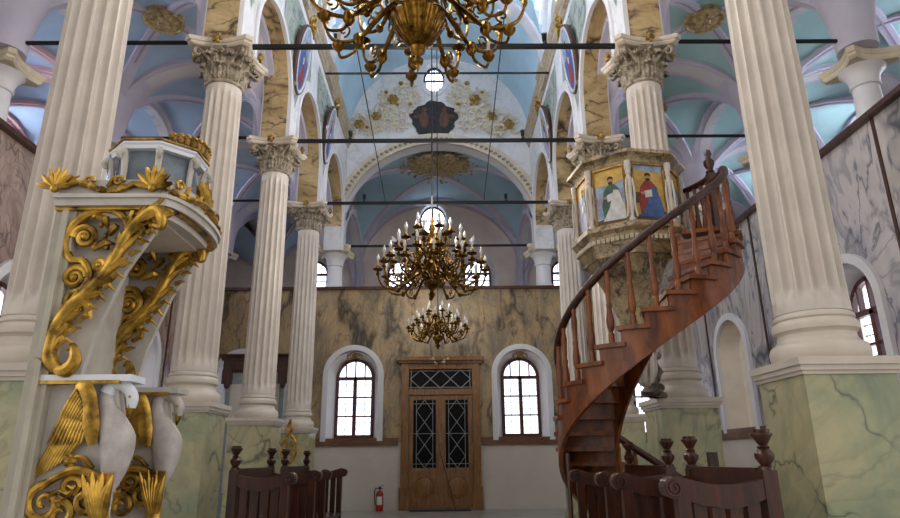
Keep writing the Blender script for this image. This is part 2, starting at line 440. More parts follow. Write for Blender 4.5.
# ---- side walls with niche and window openings
for s, nm, mt in ((1, 'right', 'rwall'), (-1, 'left', 'lwall')):
    fn = lambda u, z, d=0, s=s: (s*(WL+d), u, z)
    hs = [(12.3, .62, 1.57, 3.02), (8.55, .62, 1.57, 3.02), (5.4, .62, 1.57, 3.02)]
    w1 = MB(); arched_wall(w1, fn, Y0, 15.95, ZT, ZG-.06, hs); struct('wall_'+nm, w1, mt, smooth=0)
    w2 = MB(); arched_wall(w2, fn, Y0, 15.95, 0, ZT, []); struct('wall_%s_lower' % nm, w2, 'wallw', smooth=0)
    t = MB(); t.box((s*(WL-.05), Y0, 1.44), (s*(WL-.002), 15.88, 1.62)); struct('trim_%d' % (3 if s > 0 else 4), t, 'trimw', smooth=0)
    t = MB(); t.box((s*(WL-.1), Y0, ZG-.06), (s*(WL+.3), 15.84, ZG+.01)); struct('trim_%d' % (5 if s > 0 else 6), t, 'woodd', smooth=0)
    # thin brown strips over the joints of the marble sheets
    for k, yy in enumerate((6.55, 7.35, 9.85, 10.9, 13.35, 14.6)):
        t = MB(); t.box((s*(WL-.02), yy-.025, 1.62), (s*(WL-.002), yy+.025, ZG-.06)); struct('trim_%d' % (10+k+(10 if s > 0 else 20)), t, 'woodd', smooth=0)
    arched_window(fn, 12.3, 1.6, 3.5, .475, .35, nm, niche=(s > 0))
    arched_window(fn, 8.55, 1.6, 3.5, .475, .35, nm)
    arched_window(fn, 5.4, 1.6, 3.5, .475, .35, nm)
    # outer wall of the side gallery
    ow = MB(); fo = lambda u, z, d=0, s=s: (s*(WO+d), u, z)
    hh = [(y, .55, 6.0, 7.0) for y in (5.9, 8.64, 11.36, 14.35)]
    arched_wall(ow, fo, Y0, YE, 4.6, 8.4, hh); struct('wall_%s_gallery' % nm, ow, 'wallw' if s > 0 else 'endw', smooth=0)
    for y in (8.64, 11.36, 14.35): arched_window(fo, y, 6.05, 7.5, .42, .2, nm, hot=True)
    gf = MB(); gf.box((s*(WL+.02), Y0, 4.5), (s*WO, YE, 4.6)); struct('floor_gallery_'+nm, gf, 'floor', smooth=0)
gf = MB(); gf.box((-WL, 16.31, 4.5), (WL, YE, 4.6)); struct('floor_gallery_back', gf, 'floor', smooth=0)

# ---- nave arcade walls
def arcade(s, nm):
    xn, xa = s*2.5, s*2.96
    face = MB(); top = 9.62
    n = 18; sp = 6.95
    for k in range(4):
        ya, yb = YC[k]+.33, YC[k+1]-.33
        c = (ya+yb)/2; h = (yb-ya)/2
        for x in (xn, xa):
            arched_wall(face, lambda u, z, x=x: (x, u, z), YC[k], YC[k+1], ZA, top, [(c, h, ZA, sp)], n)
    o = struct('wall_%s_arcade' % nm, face, 'navew', smooth=0)
    # soffits: white edge strips with an inset marble band
    for k in range(4):
        ya, yb = YC[k]+.33, YC[k+1]-.33; c = (ya+yb)/2; h = (yb-ya)/2
        prof = [(ya, ZA)]+[(c-h*math.cos(PI*i/24), sp+h*math.sin(PI*i/24)) for i in range(25)]+[(yb, ZA)]
        def off(p, d):
            y, z = p
            if z <= sp: return (y+(d if y < c else -d), z)
            r = math.hypot(y-c, z-sp); q = (r-d)/r; return (c+(y-c)*q, sp+(z-sp)*q)
        wb = MB(); wb.grid([[(xn, y, z) for y, z in prof], [(xa, y, z) for y, z in prof]])
        wb.build('arch_soffit', 'white', o, smooth=30)
        mb = MB(); a, b = s*2.525, s*2.935
        p2 = [off(p, .012) for p in prof]
        mb.grid([[(a, y, z) for y, z in prof], [(a, y, z) for y, z in p2], [(b, y, z) for y, z in p2], [(b, y, z) for y, z in prof]])
        mb.build('arch_marble_band', 'arch', o, smooth=30)
        # archivolt on the nave face
        ar = MB(); p0 = prof; p1 = [off(p, -.1) for p in prof]
        e = s*-.035
        ar.grid([[(xn, y, z) for y, z in p0], [(xn+e, y, z) for y, z in p0], [(xn+e, y, z) for y, z in p1], [(xn, y, z) for y, z in p1]])
        ar.build('archivolt', 'white', o, smooth=30)
    # painted green panels in the spandrels
    for k in range(1, 4):
        yk = YC[k]
        pts = []
        h2 = (YC[k+1]-YC[k])/2-.33; h1 = (YC[k]-YC[k-1])/2-.33
        c1 = (YC[k]+YC[k-1])/2; c2 = (YC[k]+YC[k+1])/2
        g = MB(); rows0 = []; rows1 = []
        for i in range(13):
            y = yk-1.05+2.1*i/12
            if y < yk: r, c = h1+.22, c1
            else: r, c = h2+.22, c2
            d = abs(y-c); zl = sp+math.sqrt(max(0, r*r-d*d)) if d < r else 7.0
            rows0.append((xn-s*.012, y, min(zl, 9.05))); rows1.append((xn-s*.012, y, 9.1))
        g.grid([rows0, rows1]); g.build('painted_panel', 'panelg', o, smooth=0)
    # cornice
    cm = MB()
    prof = [(0, 9.3), (.04, 9.32), (.04, 9.38), (.08, 9.43), (.08, 9.5), (.13, 9.55), (.16, 9.6), (.16, 9.66), (0, 9.68)]
    def sweep(y0, y1, ex, m):
        P = [(xn-s*(d+ex*(d > 0)), z) for d, z in prof]
        m.grid([[(x, y0, z) for x, z in P], [(x, y1, z) for x, z in P]])
        m.add([(x, y0, z) for x, z in P], [tuple(range(len(P)))]); m.add([(x, y1, z) for x, z in P], [tuple(range(len(P)))])
    sweep(YC[0], 15.93, 0, cm)
    for k in range(4): sweep(YC[k]-.3, min(YC[k]+.3, 15.93), .05, cm)
    cc = struct('trim_%d' % (7 if s > 0 else 8), cm, 'cornice', smooth=0)
arcade(-1, 'left'); arcade(1, 'right')

# ---- vaults
VN = [0]
def groin(x0, x1, y0, y1, zs, rise, mat, n=16, name='ceiling_vault'):
    cx, cy, hx, hy = (x0+x1)/2, (y0+y1)/2, (x1-x0)/2, (y1-y0)/2
    m = MB(); t = [-math.cos(PI*i/n) for i in range(n+1)]
    m.grid([[(cx+a*hx, cy+b*hy, zs+rise*max(math.sqrt(max(0, 1-a*a)), math.sqrt(max(0, 1-b*b)))) for a in t] for b in t])
    VN[0] += 1
    return struct('ceiling_%d' % VN[0], m, mat, smooth=25)
def arcband(m, p, q, zs, rise, width, depth, n=20, drop=0.0):
    p = Vector((p[0], p[1], 0)); q = Vector((q[0], q[1], 0)); c = (p+q)/2; h = (q-p)/2; t = h.normalized(); sd = Vector((-t.y, t.x, 0))*width/2
    rows = [[], [], [], []]
    L = h.length
    for i in range(n+1):
        a = PI*i/n; o = c-h*math.cos(a)+Vector((0, 0, zs+rise*math.sin(a)))
        nn = -t*math.cos(a)+Vector((0, 0, math.sin(a))); k = nn*-depth; o2 = o+nn*.09
        rows[0].append(o2+sd); rows[1].append(o+sd+k); rows[2].append(o-sd+k); rows[3].append(o2-sd)
    m.grid(rows)
def ribset(x0, x1, y0, y1, zs, rise, mat='rib', diag=True, first=True, xs=None):
    b = MB(); st = MB()
    for (p, q, w) in [((x0, y1), (x1, y1), .46)]+([((x0, y0), (x1, y0), .46)] if first else []):
        arcband(b, p, q, zs-.02, rise, w, .06)
        arcband(st, p, q, zs-.03, rise-.05, w*.62, .022); 
    xs = (x0, x1) if xs is None else xs
    for x in xs: arcband(b, (x, y0), (x, y1), zs-.02, rise, .4, .05); arcband(st, (x, y0), (x, y1), zs-.03, rise-.05, .2, .022)
    o = struct('ceiling_ribs_%d' % VN[0], b, mat)
    st.build('rib_inlay', 'rib2' if mat == 'rib' else 'ribp', o)
    if diag:
        d = MB(); e = MB()
        for p, q in (((x0, y0), (x1, y1)), ((x0, y1), (x1, y0))):
            arcband(d, p, q, zs, rise+.01, .17, .055); arcband(e, p, q, zs, rise-.045, .035, .014)
        d.build('diagonal_rib', mat, o); e.build('rib_pinstripe', 'ribl', o)
    return o
AZ, AR = 6.32, 1.55
for s in (-1, 1):
    vm = 'blued' if s > 0 else 'bluel'
    for k in range(4):
        x0, x1 = sorted((s*2.96, s*WL))
        groin(x0, x1, YC[k], YC[k+1], AZ, AR, vm); ribset(x0, x1, YC[k], YC[k+1], AZ, AR, first=(k == 0))
        x0, x1 = sorted((s*WL, s*WO))
        groin(x0, x1, YC[k], YC[k+1], AZ, AR-.1, vm); ribset(x0, x1, YC[k], YC[k+1], AZ, AR-.1, 'ribp' if s < 0 else 'rib', first=(k == 0), xs=(s*WO,))
    x0, x1 = sorted((s*2.73, s*WL))
    groin(x0, x1, 16.2, YE, AZ, 1.9, vm); ribset(x0, x1, 16.2, YE, AZ, 1.9)
    x0, x1 = sorted((s*WL, s*WO)); groin(x0, x1, 15.95, YE, AZ, 1.4, vm)
for s in (-1, 1):   # springers over the gallery columns
    for y in YC[1:4]+[16.0]:
        p = MB(); p.lathe([(.25, 0), (.26, .25), (.3, .55), (.37, .85), (.5, 1.15), (.6, 1.3)], (s*WL, y, 6.29), 16); struct('wall_springer_%s' % ('right' if s > 0 else 'left'), p, 'rib', smooth=50)
# west gallery: middle vault with groins
groin(-2.73, 2.73, 16.3, YE, 7.1, 2.55, 'blue', 22); 
b = MB()
for p, q in (((-2.73, 16.3), (2.73, YE)), ((-2.73, YE), (2.73, 16.3))): arcband(b, p, q, 7.1, 2.56, .2, .05, 30)
arcband(b, (-2.73, YE-.1), (2.73, YE-.1), 7.1, 2.5, .4, .08, 30)
struct('ceiling_ribs_0', b, 'rib')
for s in (-1, 1):   # side arches of the west gallery, carried by the columns
    b = MB(); arched_wall(b, lambda u, z, s=s: (s*2.73, u, z), 16.3, YE, AZ, 9.7, [(18.4, 1.85, AZ, AZ+.1)])
    struct('wall_%s_gallery_arch' % ('right' if s > 0 else 'left'), b, 'rib2', smooth=0)
# end wall of the west gallery
ew = MB(); fe = lambda u, z, d=0: (u, YE+d, z)
def round_hole_wall(mb, cu, cz, r, ru, rz, fn, n=32):
    """rectangular patch with a round hole"""
    I = [fn(cu+r*math.cos(2*PI*i/n), cz+r*1.15*math.sin(2*PI*i/n)) for i in range(n+1)]; O = []
    for i in range(n+1):
        a = 2*PI*i/n; c, s_ = math.cos(a), math.sin(a); k = 1/max(abs(c)/ru, abs(s_)/rz); O.append(fn(cu+c*k, cz+s_*k))
    mb.grid([I, O])
rc = at(433, 215, YE)
arched_wall(ew, fe, -WO, WO, 4.6, 8.2, [(-1.3, .6, 6.2, 7.05), (1.25, .6, 6.2, 7.05), (-4.2, .6, 6.2, 7.05), (4.2, .6, 6.2, 7.05)])
round_hole_wall(ew, rc.x, 9.0, .46, 1.4, .8, fe)
arched_wall(ew, fe, -WO, rc.x-1.4, 8.2, 9.8, []); arched_wall(ew, fe, rc.x+1.4, WO, 8.2, 9.8, [])
struct('wall_gallery_end', ew, 'endw', smooth=0)
for c in (-1.3, 1.25, -4.2, 4.2): arched_window(fe, c, 6.25, 7.55, .46, .15, 'end', hot='mid', trim=.06)
def oculus(cx, cz, r, Y, nm, ry=1.15):
    WIN_N[0] += 1
    root = structroot('window_%d' % WIN_N[0], (cx, Y, cz))
    def ring(rr, y): return [(cx+rr*math.cos(2*PI*i/32), y, cz+rr*ry*math.sin(2*PI*i/32)) for i in range(33)]
    m = MB(); m.grid([ring(r+.1, Y), ring(r+.1, Y-.05), ring(r, Y-.05), ring(r-.02, Y+.25)]); m.build('moulding', 'white', root)
    f = MB(); f.grid([ring(r-.01, Y+.2), ring(r-.01, Y+.15), ring(r-.06, Y+.15), ring(r-.06, Y+.2)])
    f.box((cx-.02, Y+.15, cz-r*ry), (cx+.02, Y+.2, cz+r*ry)); f.box((cx-r, Y+.15, cz-.02), (cx+r, Y+.2, cz+.02))
    for q in (-.5, .5): f.box((cx+q*r-.01, Y+.16, cz-r*ry*.86), (cx+q*r+.01, Y+.19, cz+r*ry*.86))
    f.build('window_frame', 'iron', root)
    p = MB(); R_ = ring(r-.01, Y+.22)[:-1]; p.add(R_, [tuple(range(32))]); p.build('pane', 'panemid', root, smooth=0)
oculus(rc.x, 9.0, .46, YE, 'gallery')

# ---- nave vault: barrel with lunettes, transverse ribs
NZ, NR = 9.66, 2.5
def nave_bay(y0, y1, lun):
    cy, hy = (y0+y1)/2, (y1-y0)/2; n = 32; k = 16
    m = MB(); xs = [-math.cos(PI*i/n) for i in range(n+1)]; ys = [-math.cos(PI*j/k) for j in range(k+1)] if lun else [-1, -.33, .33, 1]
    H = hy*1.0
    def zz(a, b):
        z1 = NR*math.sqrt(max(0, 1-a*a)); z2 = H*math.sqrt(max(0, 1-(b/.92)**2)) if (lun and abs(b) < .92) else 0
        return z1, z2
    P = [[(a*NR, cy+b*hy, NZ+max(zz(a, b))) for a in xs] for b in ys]
    vs = [p for r in P for p in r]; w = n+1
    for j in range(len(ys)-1):
        for i in range(n):
            a = (xs[i]+xs[i+1])/2; b = (ys[j]+ys[j+1])/2; z1, z2 = zz(a, b)
            m.mi = 1 if z2 > z1 else 0
            m.add([vs[j*w+i], vs[j*w+i+1], vs[(j+1)*w+i+1], vs[(j+1)*w+i]], [(0, 1, 2, 3)])
    VN[0] += 1
    struct('ceiling_%d' % VN[0], m, ['blue', 'lunw'], smooth=0)
    if lun:
        for s in (-1, 1):
            fn = lambda u, z, d=0, s=s: (s*(NR+d), u, z)
            l = MB(); pts = [(u, z) for u, z in arch_profile(cy, H*.92, NZ, NZ, 20)]
            r = .5; q = [(cy+r*math.cos(2*PI*i/24), NZ+.55+r*.8*math.sin(2*PI*i/24)) for i in range(24)]
            # wall ring round the window
            o_ = []
            for i in range(25):
                a = 2*PI*i/24; c, s2 = math.cos(a), math.sin(a)
                kx = 1e9 if abs(c) < 1e-6 else (H*.92)/abs(c)
                # distance to lunette outline from the window centre
                best = kx
                if s2 < 0: best = min(best, .55/abs(s2) if abs(s2) > 1e-6 else 1e9)
                t = 0.1
                while t < best and ((t*c)**2/(H*.92)**2+((.55+t*s2)/H)**2) < 1: t += .02
                o_.append(fn(cy+t*c, NZ+.55+t*s2))
            l.grid([[fn(*p) for p in q+[q[0]]], o_]); struct('wall_lunette_%s' % ('right' if s > 0 else 'left'), l, 'lunw', smooth=0)
            WIN_N[0] += 1; root = structroot('window_%d' % WIN_N[0], fn(cy, NZ+.55, .1))
            p = MB(); p.add([fn(u, z, .1) for u, z in q], [tuple(range(24))]); p.build('pane', 'panehot', root, smooth=0)
            f = MB(); f.box(fn(cy-.015, NZ+.12, .03), fn(cy+.015, NZ+.98, .06)); f.box(fn(cy-.5, NZ+.54, .03), fn(cy+.5, NZ+.57, .06)); f.build('window_frame', 'white', root)
nave_bay(YC[0], YC[1], True); nave_bay(YC[1], YC[2], True); nave_bay(YC[2], YC[3], True); nave_bay(YC[3], 15.95, False)
b = MB(); c = MB()
for k in range(4):
    arcband(b, (-NR, YC[k]), (NR, YC[k]), NZ, NR, .42, .06, 40); arcband(c, (-NR, YC[k]), (NR, YC[k]), NZ, NR-.055, .2, .02, 40)
o = struct('ceiling_ribs_99', b, 'rib2'); c.build('rib_inlay', 'cream', o)

# ---- tympanum wall with the great arch at the west end of the nave
TA, TBZ, TSP = 2.6, 2.52, 6.9
tw = MB(); n = 48
for Yt in (15.93, 16.3):
    lo = []; hi = []
    for i in range(n+1):
        a = -math.cos(PI*i/n); x = a*NR
        lo.append((x, Yt, TSP+TBZ*math.sqrt(max(0, 1-(x/TA)**2)))); hi.append((x, Yt, NZ+NR*math.sqrt(max(0, 1-a*a))))
    oc = at(434, 78, 15.93)
    # leave the round window open: split the strips
    for i in range(n):
        x0, x1 = lo[i][0], lo[i+1][0]; xm = (x0+x1)/2
        if abs(xm-oc.x) < .3:
            hz = .45*math.sqrt(max(0, 1-((xm-oc.x)/.3)**2))
            tw.add([lo[i], lo[i+1], (x1, Yt, oc.z-hz), (x0, Yt, oc.z-hz)], [(0, 1, 2, 3)])
            tw.add([(x0, Yt, oc.z+hz), (x1, Yt, oc.z+hz), hi[i+1], hi[i]], [(0, 1, 2, 3)])
        else: tw.add([lo[i], lo[i+1], hi[i+1], hi[i]], [(0, 1, 2, 3)])
ts = struct('wall_tympanum', tw, 'navew', smooth=0)
def ell(a, b_, y, n=40, zs=TSP, z0=None): 
    p = [(-a*math.cos(PI*i/n), y, zs+b_*math.sin(PI*i/n)) for i in range(n+1)]
    return [(p[0][0], y, z0)]+p+[(p[-1][0], y, z0)] if z0 else p
so = MB(); so.grid([ell(TA, TBZ, 15.9, z0=ZA), ell(TA, TBZ, 16.32, z0=ZA)]); so.build('arch_soffit', 'white', ts)
ar = MB(); ar.grid([ell(TA+.3, TBZ+.3, 15.93), ell(TA+.3, TBZ+.3, 15.86), ell(TA+.22, TBZ+.22, 15.84), ell(TA+.04, TBZ+.04, 15.86), ell(TA, TBZ, 15.84), ell(TA, TBZ, 15.95)]); ar.build('archivolt', 'cream', ts)
lv = MB()
for i in range(60):
    a = PI*(i+.5)/60; px_, pz_ = (TA+.13)*math.cos(a), TSP+(TBZ+.13)*math.sin(a)
    if pz_ > 7.6: lv.sphere((px_, 15.84, pz_), .06, 6, 4, (1, .5, .8))
lv.build('carved_leaf_band', 'cap', ts)
oculus(oc.x, oc.z, .32, 15.93, 'tympanum', 1.45)
# piers of the great arch, over the west columns
for s in (-1, 1):
    p = MB(); p.box((s*2.5, 15.93, ZA), (s*2.96, 16.3, 7.3)); p.box((s*2.5, 15.6, ZA), (s*2.96, 15.93, 6.9)); struct('wall_pier_%s' % ('right' if s > 0 else 'left'), p, 'navew', smooth=0)
# flat roof over the arcade walls shuts the upper storey
r = MB()
for s in (-1, 1): r.box((s*2.5, YC[0], 9.69), (s*2.9, YE, 9.75)); r.box((s*2.96, YC[0], 8.4), (s*8.8, YE+.2, 8.5))
struct('ceiling_roof', r, 'wallw', smooth=0)
# ================================================================ COLUMNS
def fluted(r0, r1, z0, z1, nf=16, k=8, depth=.2):
    n = nf*k; rows = []
    zs = [0, .02, .035, .05, .07, .25, .5, .75, .93, .95, .965, .98, 1]
    for t in zs:
        r = r0+(r1-r0)*(t**1.3); z = z0+(z1-z0)*t
        d = 0 if t < .03 or t > .97 else (.5 if t < .04 or t > .96 else 1)
        row = []
        for i in range(n):
            u = (i % k)/k+.5/k; q = 1-((u-.5)/.4)**2
            rr = r*(1-depth*d*(math.sqrt(q) if q > 0 else 0)); a = 2*PI*i/n
            row.append((rr*math.cos(a), rr*math.sin(a), z))
        row.append(row[0]); rows.append(row)
    return rows
def leaf(m, ang, r0, z0, h, w, curl, lobes=3, n=9, nu=6):
    rows = []
    for j in range(n+1):
        t = j/n
        if t < .72: rr = r0+.02*t+.012; z = z0+h*t/.72*.9
        else:
            q = (t-.72)/.28; rr = r0+.03+curl*math.sin(q*PI*.6); z = z0+h*(.9+.1*math.sin(q*PI))-.4*curl*max(0, q-.5)
        wd = w*(.75+.35*math.sin(PI*min(1, t*1.05)))*(1-.16*(.5+.5*math.cos(t*lobes*2*PI)))*(1 if t < .9 else .6)
        row = []
        for i in range(nu+1):
            u = -1+2*i/nu
            bulge = .022*(1-u*u)+.012*math.cos(u*PI*3)
            x = rr+bulge-.012*abs(u); y = u*wd
            row.append((x*math.cos(ang)-y*math.sin(ang), x*math.sin(ang)+y*math.cos(ang), z))
        rows.append(row)
    m.grid(rows)
def capital_mesh():
    m = MB()
    m.lathe([(.235, 0), (.25, .015), (.25, .035), (.225, .05), (.225, .2), (.24, .36), (.29, .44), (.33, .47)], (0, 0, 0), 24)
    for i in range(8): leaf(m, 2*PI*i/8, .225, .04, .2, .095, .085)
    for i in range(8): leaf(m, 2*PI*(i+.5)/8, .225, .1, .29, .085, .11)
    for i in range(16):   # small curling tips fill the rows
        leaf(m, 2*PI*(i+.25)/16, .235, .28, .15, .04, .07, 2, 6, 4)
    for i in range(4):    # corner volutes
        a = PI/4+PI/2*i
        for sd in (-1, 1):
            pts = []
            for j in range(22):
                t = j/21
                if t < .45: q = t/.45; rr = .24+.16*q*q; z = .26+.17*q
                else:
                    q = (t-.45)/.55; an = PI/2-q*2*PI*1.1; rad = .055*(1-.7*q); rr = .405+rad*math.cos(an); z = .385+rad*math.sin(an)
                y = sd*(.075-.055*min(1, t*2))
                pts.append((rr*math.cos(a)-y*math.sin(a), rr*math.sin(a)+y*math.cos(a), z))
            m.tube(pts, lerpl([.02, .026, .022, .012], 22), 6)
        b = a-PI/4           # inner helices and rosette
        for sd in (-1, 1):
            pts = []
            for j in range(14):
                q = j/13; an = PI-q*2*PI*.9; rad = .04*(1-.6*q); y = sd*(.06+rad*math.cos(an)); z = .38+rad*math.sin(an); rr = .3
                pts.append((rr*math.cos(b)-y*math.sin(b), rr*math.sin(b)+y*math.cos(b), z))
            m.tube(pts, .014, 5)
    return m
def abacus_mesh(h=.0):
    m = MB(); 
    def ring(s, z):
        P = []
        for i in range(4):
            a = PI/4+PI/2*i; c = Vector((math.cos(a), math.sin(a), 0)); t = Vector((-math.sin(a), math.cos(a), 0))
            P += [c*s-t*.05, c*s+t*.05]
            c2 = Vector((math.cos(a+PI/2), math.sin(a+PI/2), 0)); t2 = Vector((-math.sin(a+PI/2), math.cos(a+PI/2), 0))
            A, B = c*s+t*.05, c2*s-t2*.05; mid = (A+B)/2; inn = -mid.normalized()*s*.17
            for k in range(1, 8):
                u = k/8; P.append(A.lerp(B, u)+inn*math.sin(PI*u))
        return [(p.x, p.y, z) for p in P]+[(P[0].x, P[0].y, z)]
    R_ = [ring(.48, .455), ring(.52, .475), ring(.52, .5), ring(.55, .51), ring(.56, .535), ring(.56, .56)]
    m.grid(R_); m.add(R_[0][:-1], [tuple(range(len(R_[0])-1))[::-1]]); m.add(R_[-1][:-1], [tuple(range(len(R_[0])-1))])
    return m
def make_column():
    root = thing('column', 'x', 'column', (0, 0, 0))
    p = MB(); h = .305
    p.box((-h, -h, .0), (h, h, ZB-.11)); p.build('pedestal', 'green', root, smooth=0, local=True)
    p = MB(); p.box((-h-.03, -h-.03, 0), (h+.03, h+.03, .14)); p.build('pedestal_foot', 'green', root, smooth=0, local=True)
    p = MB()
    for e, z0, z1 in ((.015, -.11, -.085), (.03, -.085, -.05), (.045, -.05, 0)): p.box((-h-e, -h-e, ZB+z0), (h+e, h+e, ZB+z1))
    p.build('pedestal_cap', 'base', root, smooth=0, local=True)
    b = MB(); b.lathe([(r*.86 if r > .285 else r*.93, z) for r, z in [(.34, 0), (.35, .0), (.365, .03), (.37, .07), (.355, .11), (.33, .125), (.315, .13), (.295, .16), (.29, .19), (.305, .21), (.32, .215), (.325, .245), (.315, .275), (.29, .29), (.28, .3), (.28, .32), (.262, .34)]], (0, 0, ZB), 48)
    b.build('base', 'base', root, local=True)
    s = MB(); s.grid(fluted(.248, .22, ZB+.34, ZN)); s.build('shaft', 'shaft', root, smooth=50, local=True)
    c = capital_mesh(); c.v = [(x, y, z+ZN) for x, y, z in c.v]; cp_ = c.build('capital', 'cap', root, smooth=35, local=True)
    a = abacus_mesh(); a.v = [(x, y, z+ZN) for x, y, z in a.v]; ab = a.build('abacus', 'abac', cp_, smooth=30, local=True)
    g = MB()
    for i in range(4):
        x, y = .43*math.cos(PI/2*i), .43*math.sin(PI/2*i); g.sphere((x, y, ZN+.5), .045, 8, 6)
        for k in range(5):
            a = 2*PI*k/5; dx, dz = .045*math.cos(a), .045*math.sin(a); g.sphere((x-dx*math.sin(PI/2*i), y+dx*math.cos(PI/2*i), ZN+.5+dz), .028, 6, 4)
    g.build('gilt_flower', 'oldgold', cp_, local=True)
    return root
colproto = make_column()
first = True
rows = [(-1, 0, 'nearest fluted column of the left row, behind the gilded throne'), (-1, 1, 'second fluted column of the left row, just right of the throne canopy'),
        (-1, 2, 'third fluted column of the left row, over the left wooden stalls'), (-1, 3, 'farthest fluted column of the left row, before the marble west wall'),
        (1, 0, 'nearest fluted column of the right row, large on a green pedestal at the right edge'), (1, 1, 'second fluted column of the right row, behind the pulpit and wooden stair'),
        (1, 2, 'third fluted column of the right row, its capital peeping out left of the pulpit'), (1, 3, 'farthest fluted column of the right row, beside the west wall parapet')]
for s, k, lab in rows:
    c = colproto if first else copy_tree(colproto); first = False
    place(c, (s*W, YC[k], 0), 'white '+lab, 0, 'fluted columns of the nave')
    # green marble pedestal continues as one shape; the near columns stand on wider footings
# short smooth gallery columns
def make_gcol():
    root = thing('gallery_column', 'x', 'column')
    m = MB(); m.lathe([(.25, 0), (.25, .05), (.21, .08), (.2, .1), (.19, .575)], (0, 0, 0), 32); m.build('shaft', 'white', root, local=True)
    m = MB(); m.lathe([(.19, .0), (.215, .01), (.225, .03), (.205, .05), (.21, .07), (.225, .16), (.26, .25), (.32, .31), (.34, .33)], (0, 0, .575), 32)
    m.build('bell_capital', 'white', root, local=True)
    m = MB()
    am = abacus_mesh(); am.v = [(x*1.05, y*1.05, (z-.455)*1.7+.9) for x, y, z in am.v]
    am.build('abacus', 'cream', root, smooth=0, local=True)
    return root
gp = make_gcol(); first = True
GS = .82
gl = [(-2.73, 16.12, 'left of the two gallery columns on the west wall parapet'), (2.73, 16.12, 'right of the two gallery columns on the west wall parapet'),
      (-5.85, 7.32, 'short gallery column at the far left edge of the picture, on the left parapet'), (5.85, 7.32, 'short gallery column at the upper right, on the right gallery parapet'),
      (5.85, 9.96, 'short gallery column on the right parapet, just showing left of the big right column'),
      (-5.85, 12.76, 'short gallery column on the left parapet, fourth bay'), (5.85, 12.76, 'short gallery column on the right parapet, above the stair newel'),
      (-5.85, 16.12, 'short corner gallery column where left parapet meets west wall'), (5.85, 16.12, 'short corner gallery column where right parapet meets west wall')]
for x, y, lab in gl:
    g = gp if first else copy_tree(gp); first = False
    place(g, (x, y+(.24 if abs(x) > 5 and y < 15 else 0), ZG+.012), 'smooth white '+lab, 0, 'short columns of the galleries')
    if abs(x) > 5 and y < 15: g.scale = (.86, .86, .86)

# ---- iron tie rods
def rod(p, q, r, lab, grp):
    m = MB(); m.bar(p, q, r, r); c = (Vector(p)+Vector(q))/2
    tag(m.build('tie_rod', 'iron', off=c, smooth=0), lab, 'tie rod', grp)
for k, nm in ((1, 'nearest, at the second columns'), (2, 'at the third columns'), (3, 'at the fourth columns')):
    rod((-2.505, YC[k], 6.37), (2.505, YC[k], 6.37), .055, 'black iron tie rod across the nave, %s' % nm, 'tie rods across the nave')
    for s, sd in ((-1, 'left'), (1, 'right')):
        rod((s*2.955, YC[k], 6.44), (s*5.42, YC[k], 6.44), .04, 'black iron tie rod across the %s aisle, %s' % (sd, nm), 'tie rods across the %s aisle' % sd)
rod((-2.505, 15.8, 6.42), (2.505, 15.8, 6.42), .05, 'black iron tie rod across the nave, farthest, under the great arch', 'tie rods across the nave')
rod((-2.48, 12.35, 9.3), (2.48, 12.35, 9.3), .035, 'thin black tie rod high under the nave vault between the cornices', 'tie rods across the nave')
for s, sd in ((-1, 'left'), (1, 'right')):
    a = atz(357 if s < 0 else 505, 50 if s < 0 else 10, 6.4); b = atz(386 if s < 0 else 484, 205 if s < 0 else 200, 6.4)
    m = MB(); m.tube([a, b], .008, 6)
    tag(m.build('cable', 'iron', off=(a+b)/2), 'thin black cable running down the nave over the tie rods on the %s' % sd, 'cable', 'cables along the nave')
# ---- small spotlights on the cornice
for px, k, nm in ((336, 1, 'left end of the nearest nave tie rod'), (545, 1, 'right end of the nearest nave tie rod'), (350, 2, 'left end of the second nave tie rod'), (523, 2, 'right end of the second nave tie rod'),
                  (364, 3, 'left end of the third nave tie rod'), (506, 3, 'right end of the third nave tie rod')):
    c = at(px, {1: 45, 2: 139, 3: 199}[k], YC[k]); c.z = 6.425; sd = 1 if px > 440 else -1
    t = thing('spotlight', 'small black spotlight on the %s' % nm, 'spotlight', c, 0, 'spotlights on the nave tie rods')
    m = MB(); m.lathe([(.03, -.03), (.03, 0), (.01, .01), (.01, .05)], c, 10); m.build('stand', 'black', t)
    m = MB(); m.tube([c+Vector((0, .03, .04)), c+Vector((-sd*.01, -.05, .12))], [.028, .04], 12); m.build('head', 'black', t)

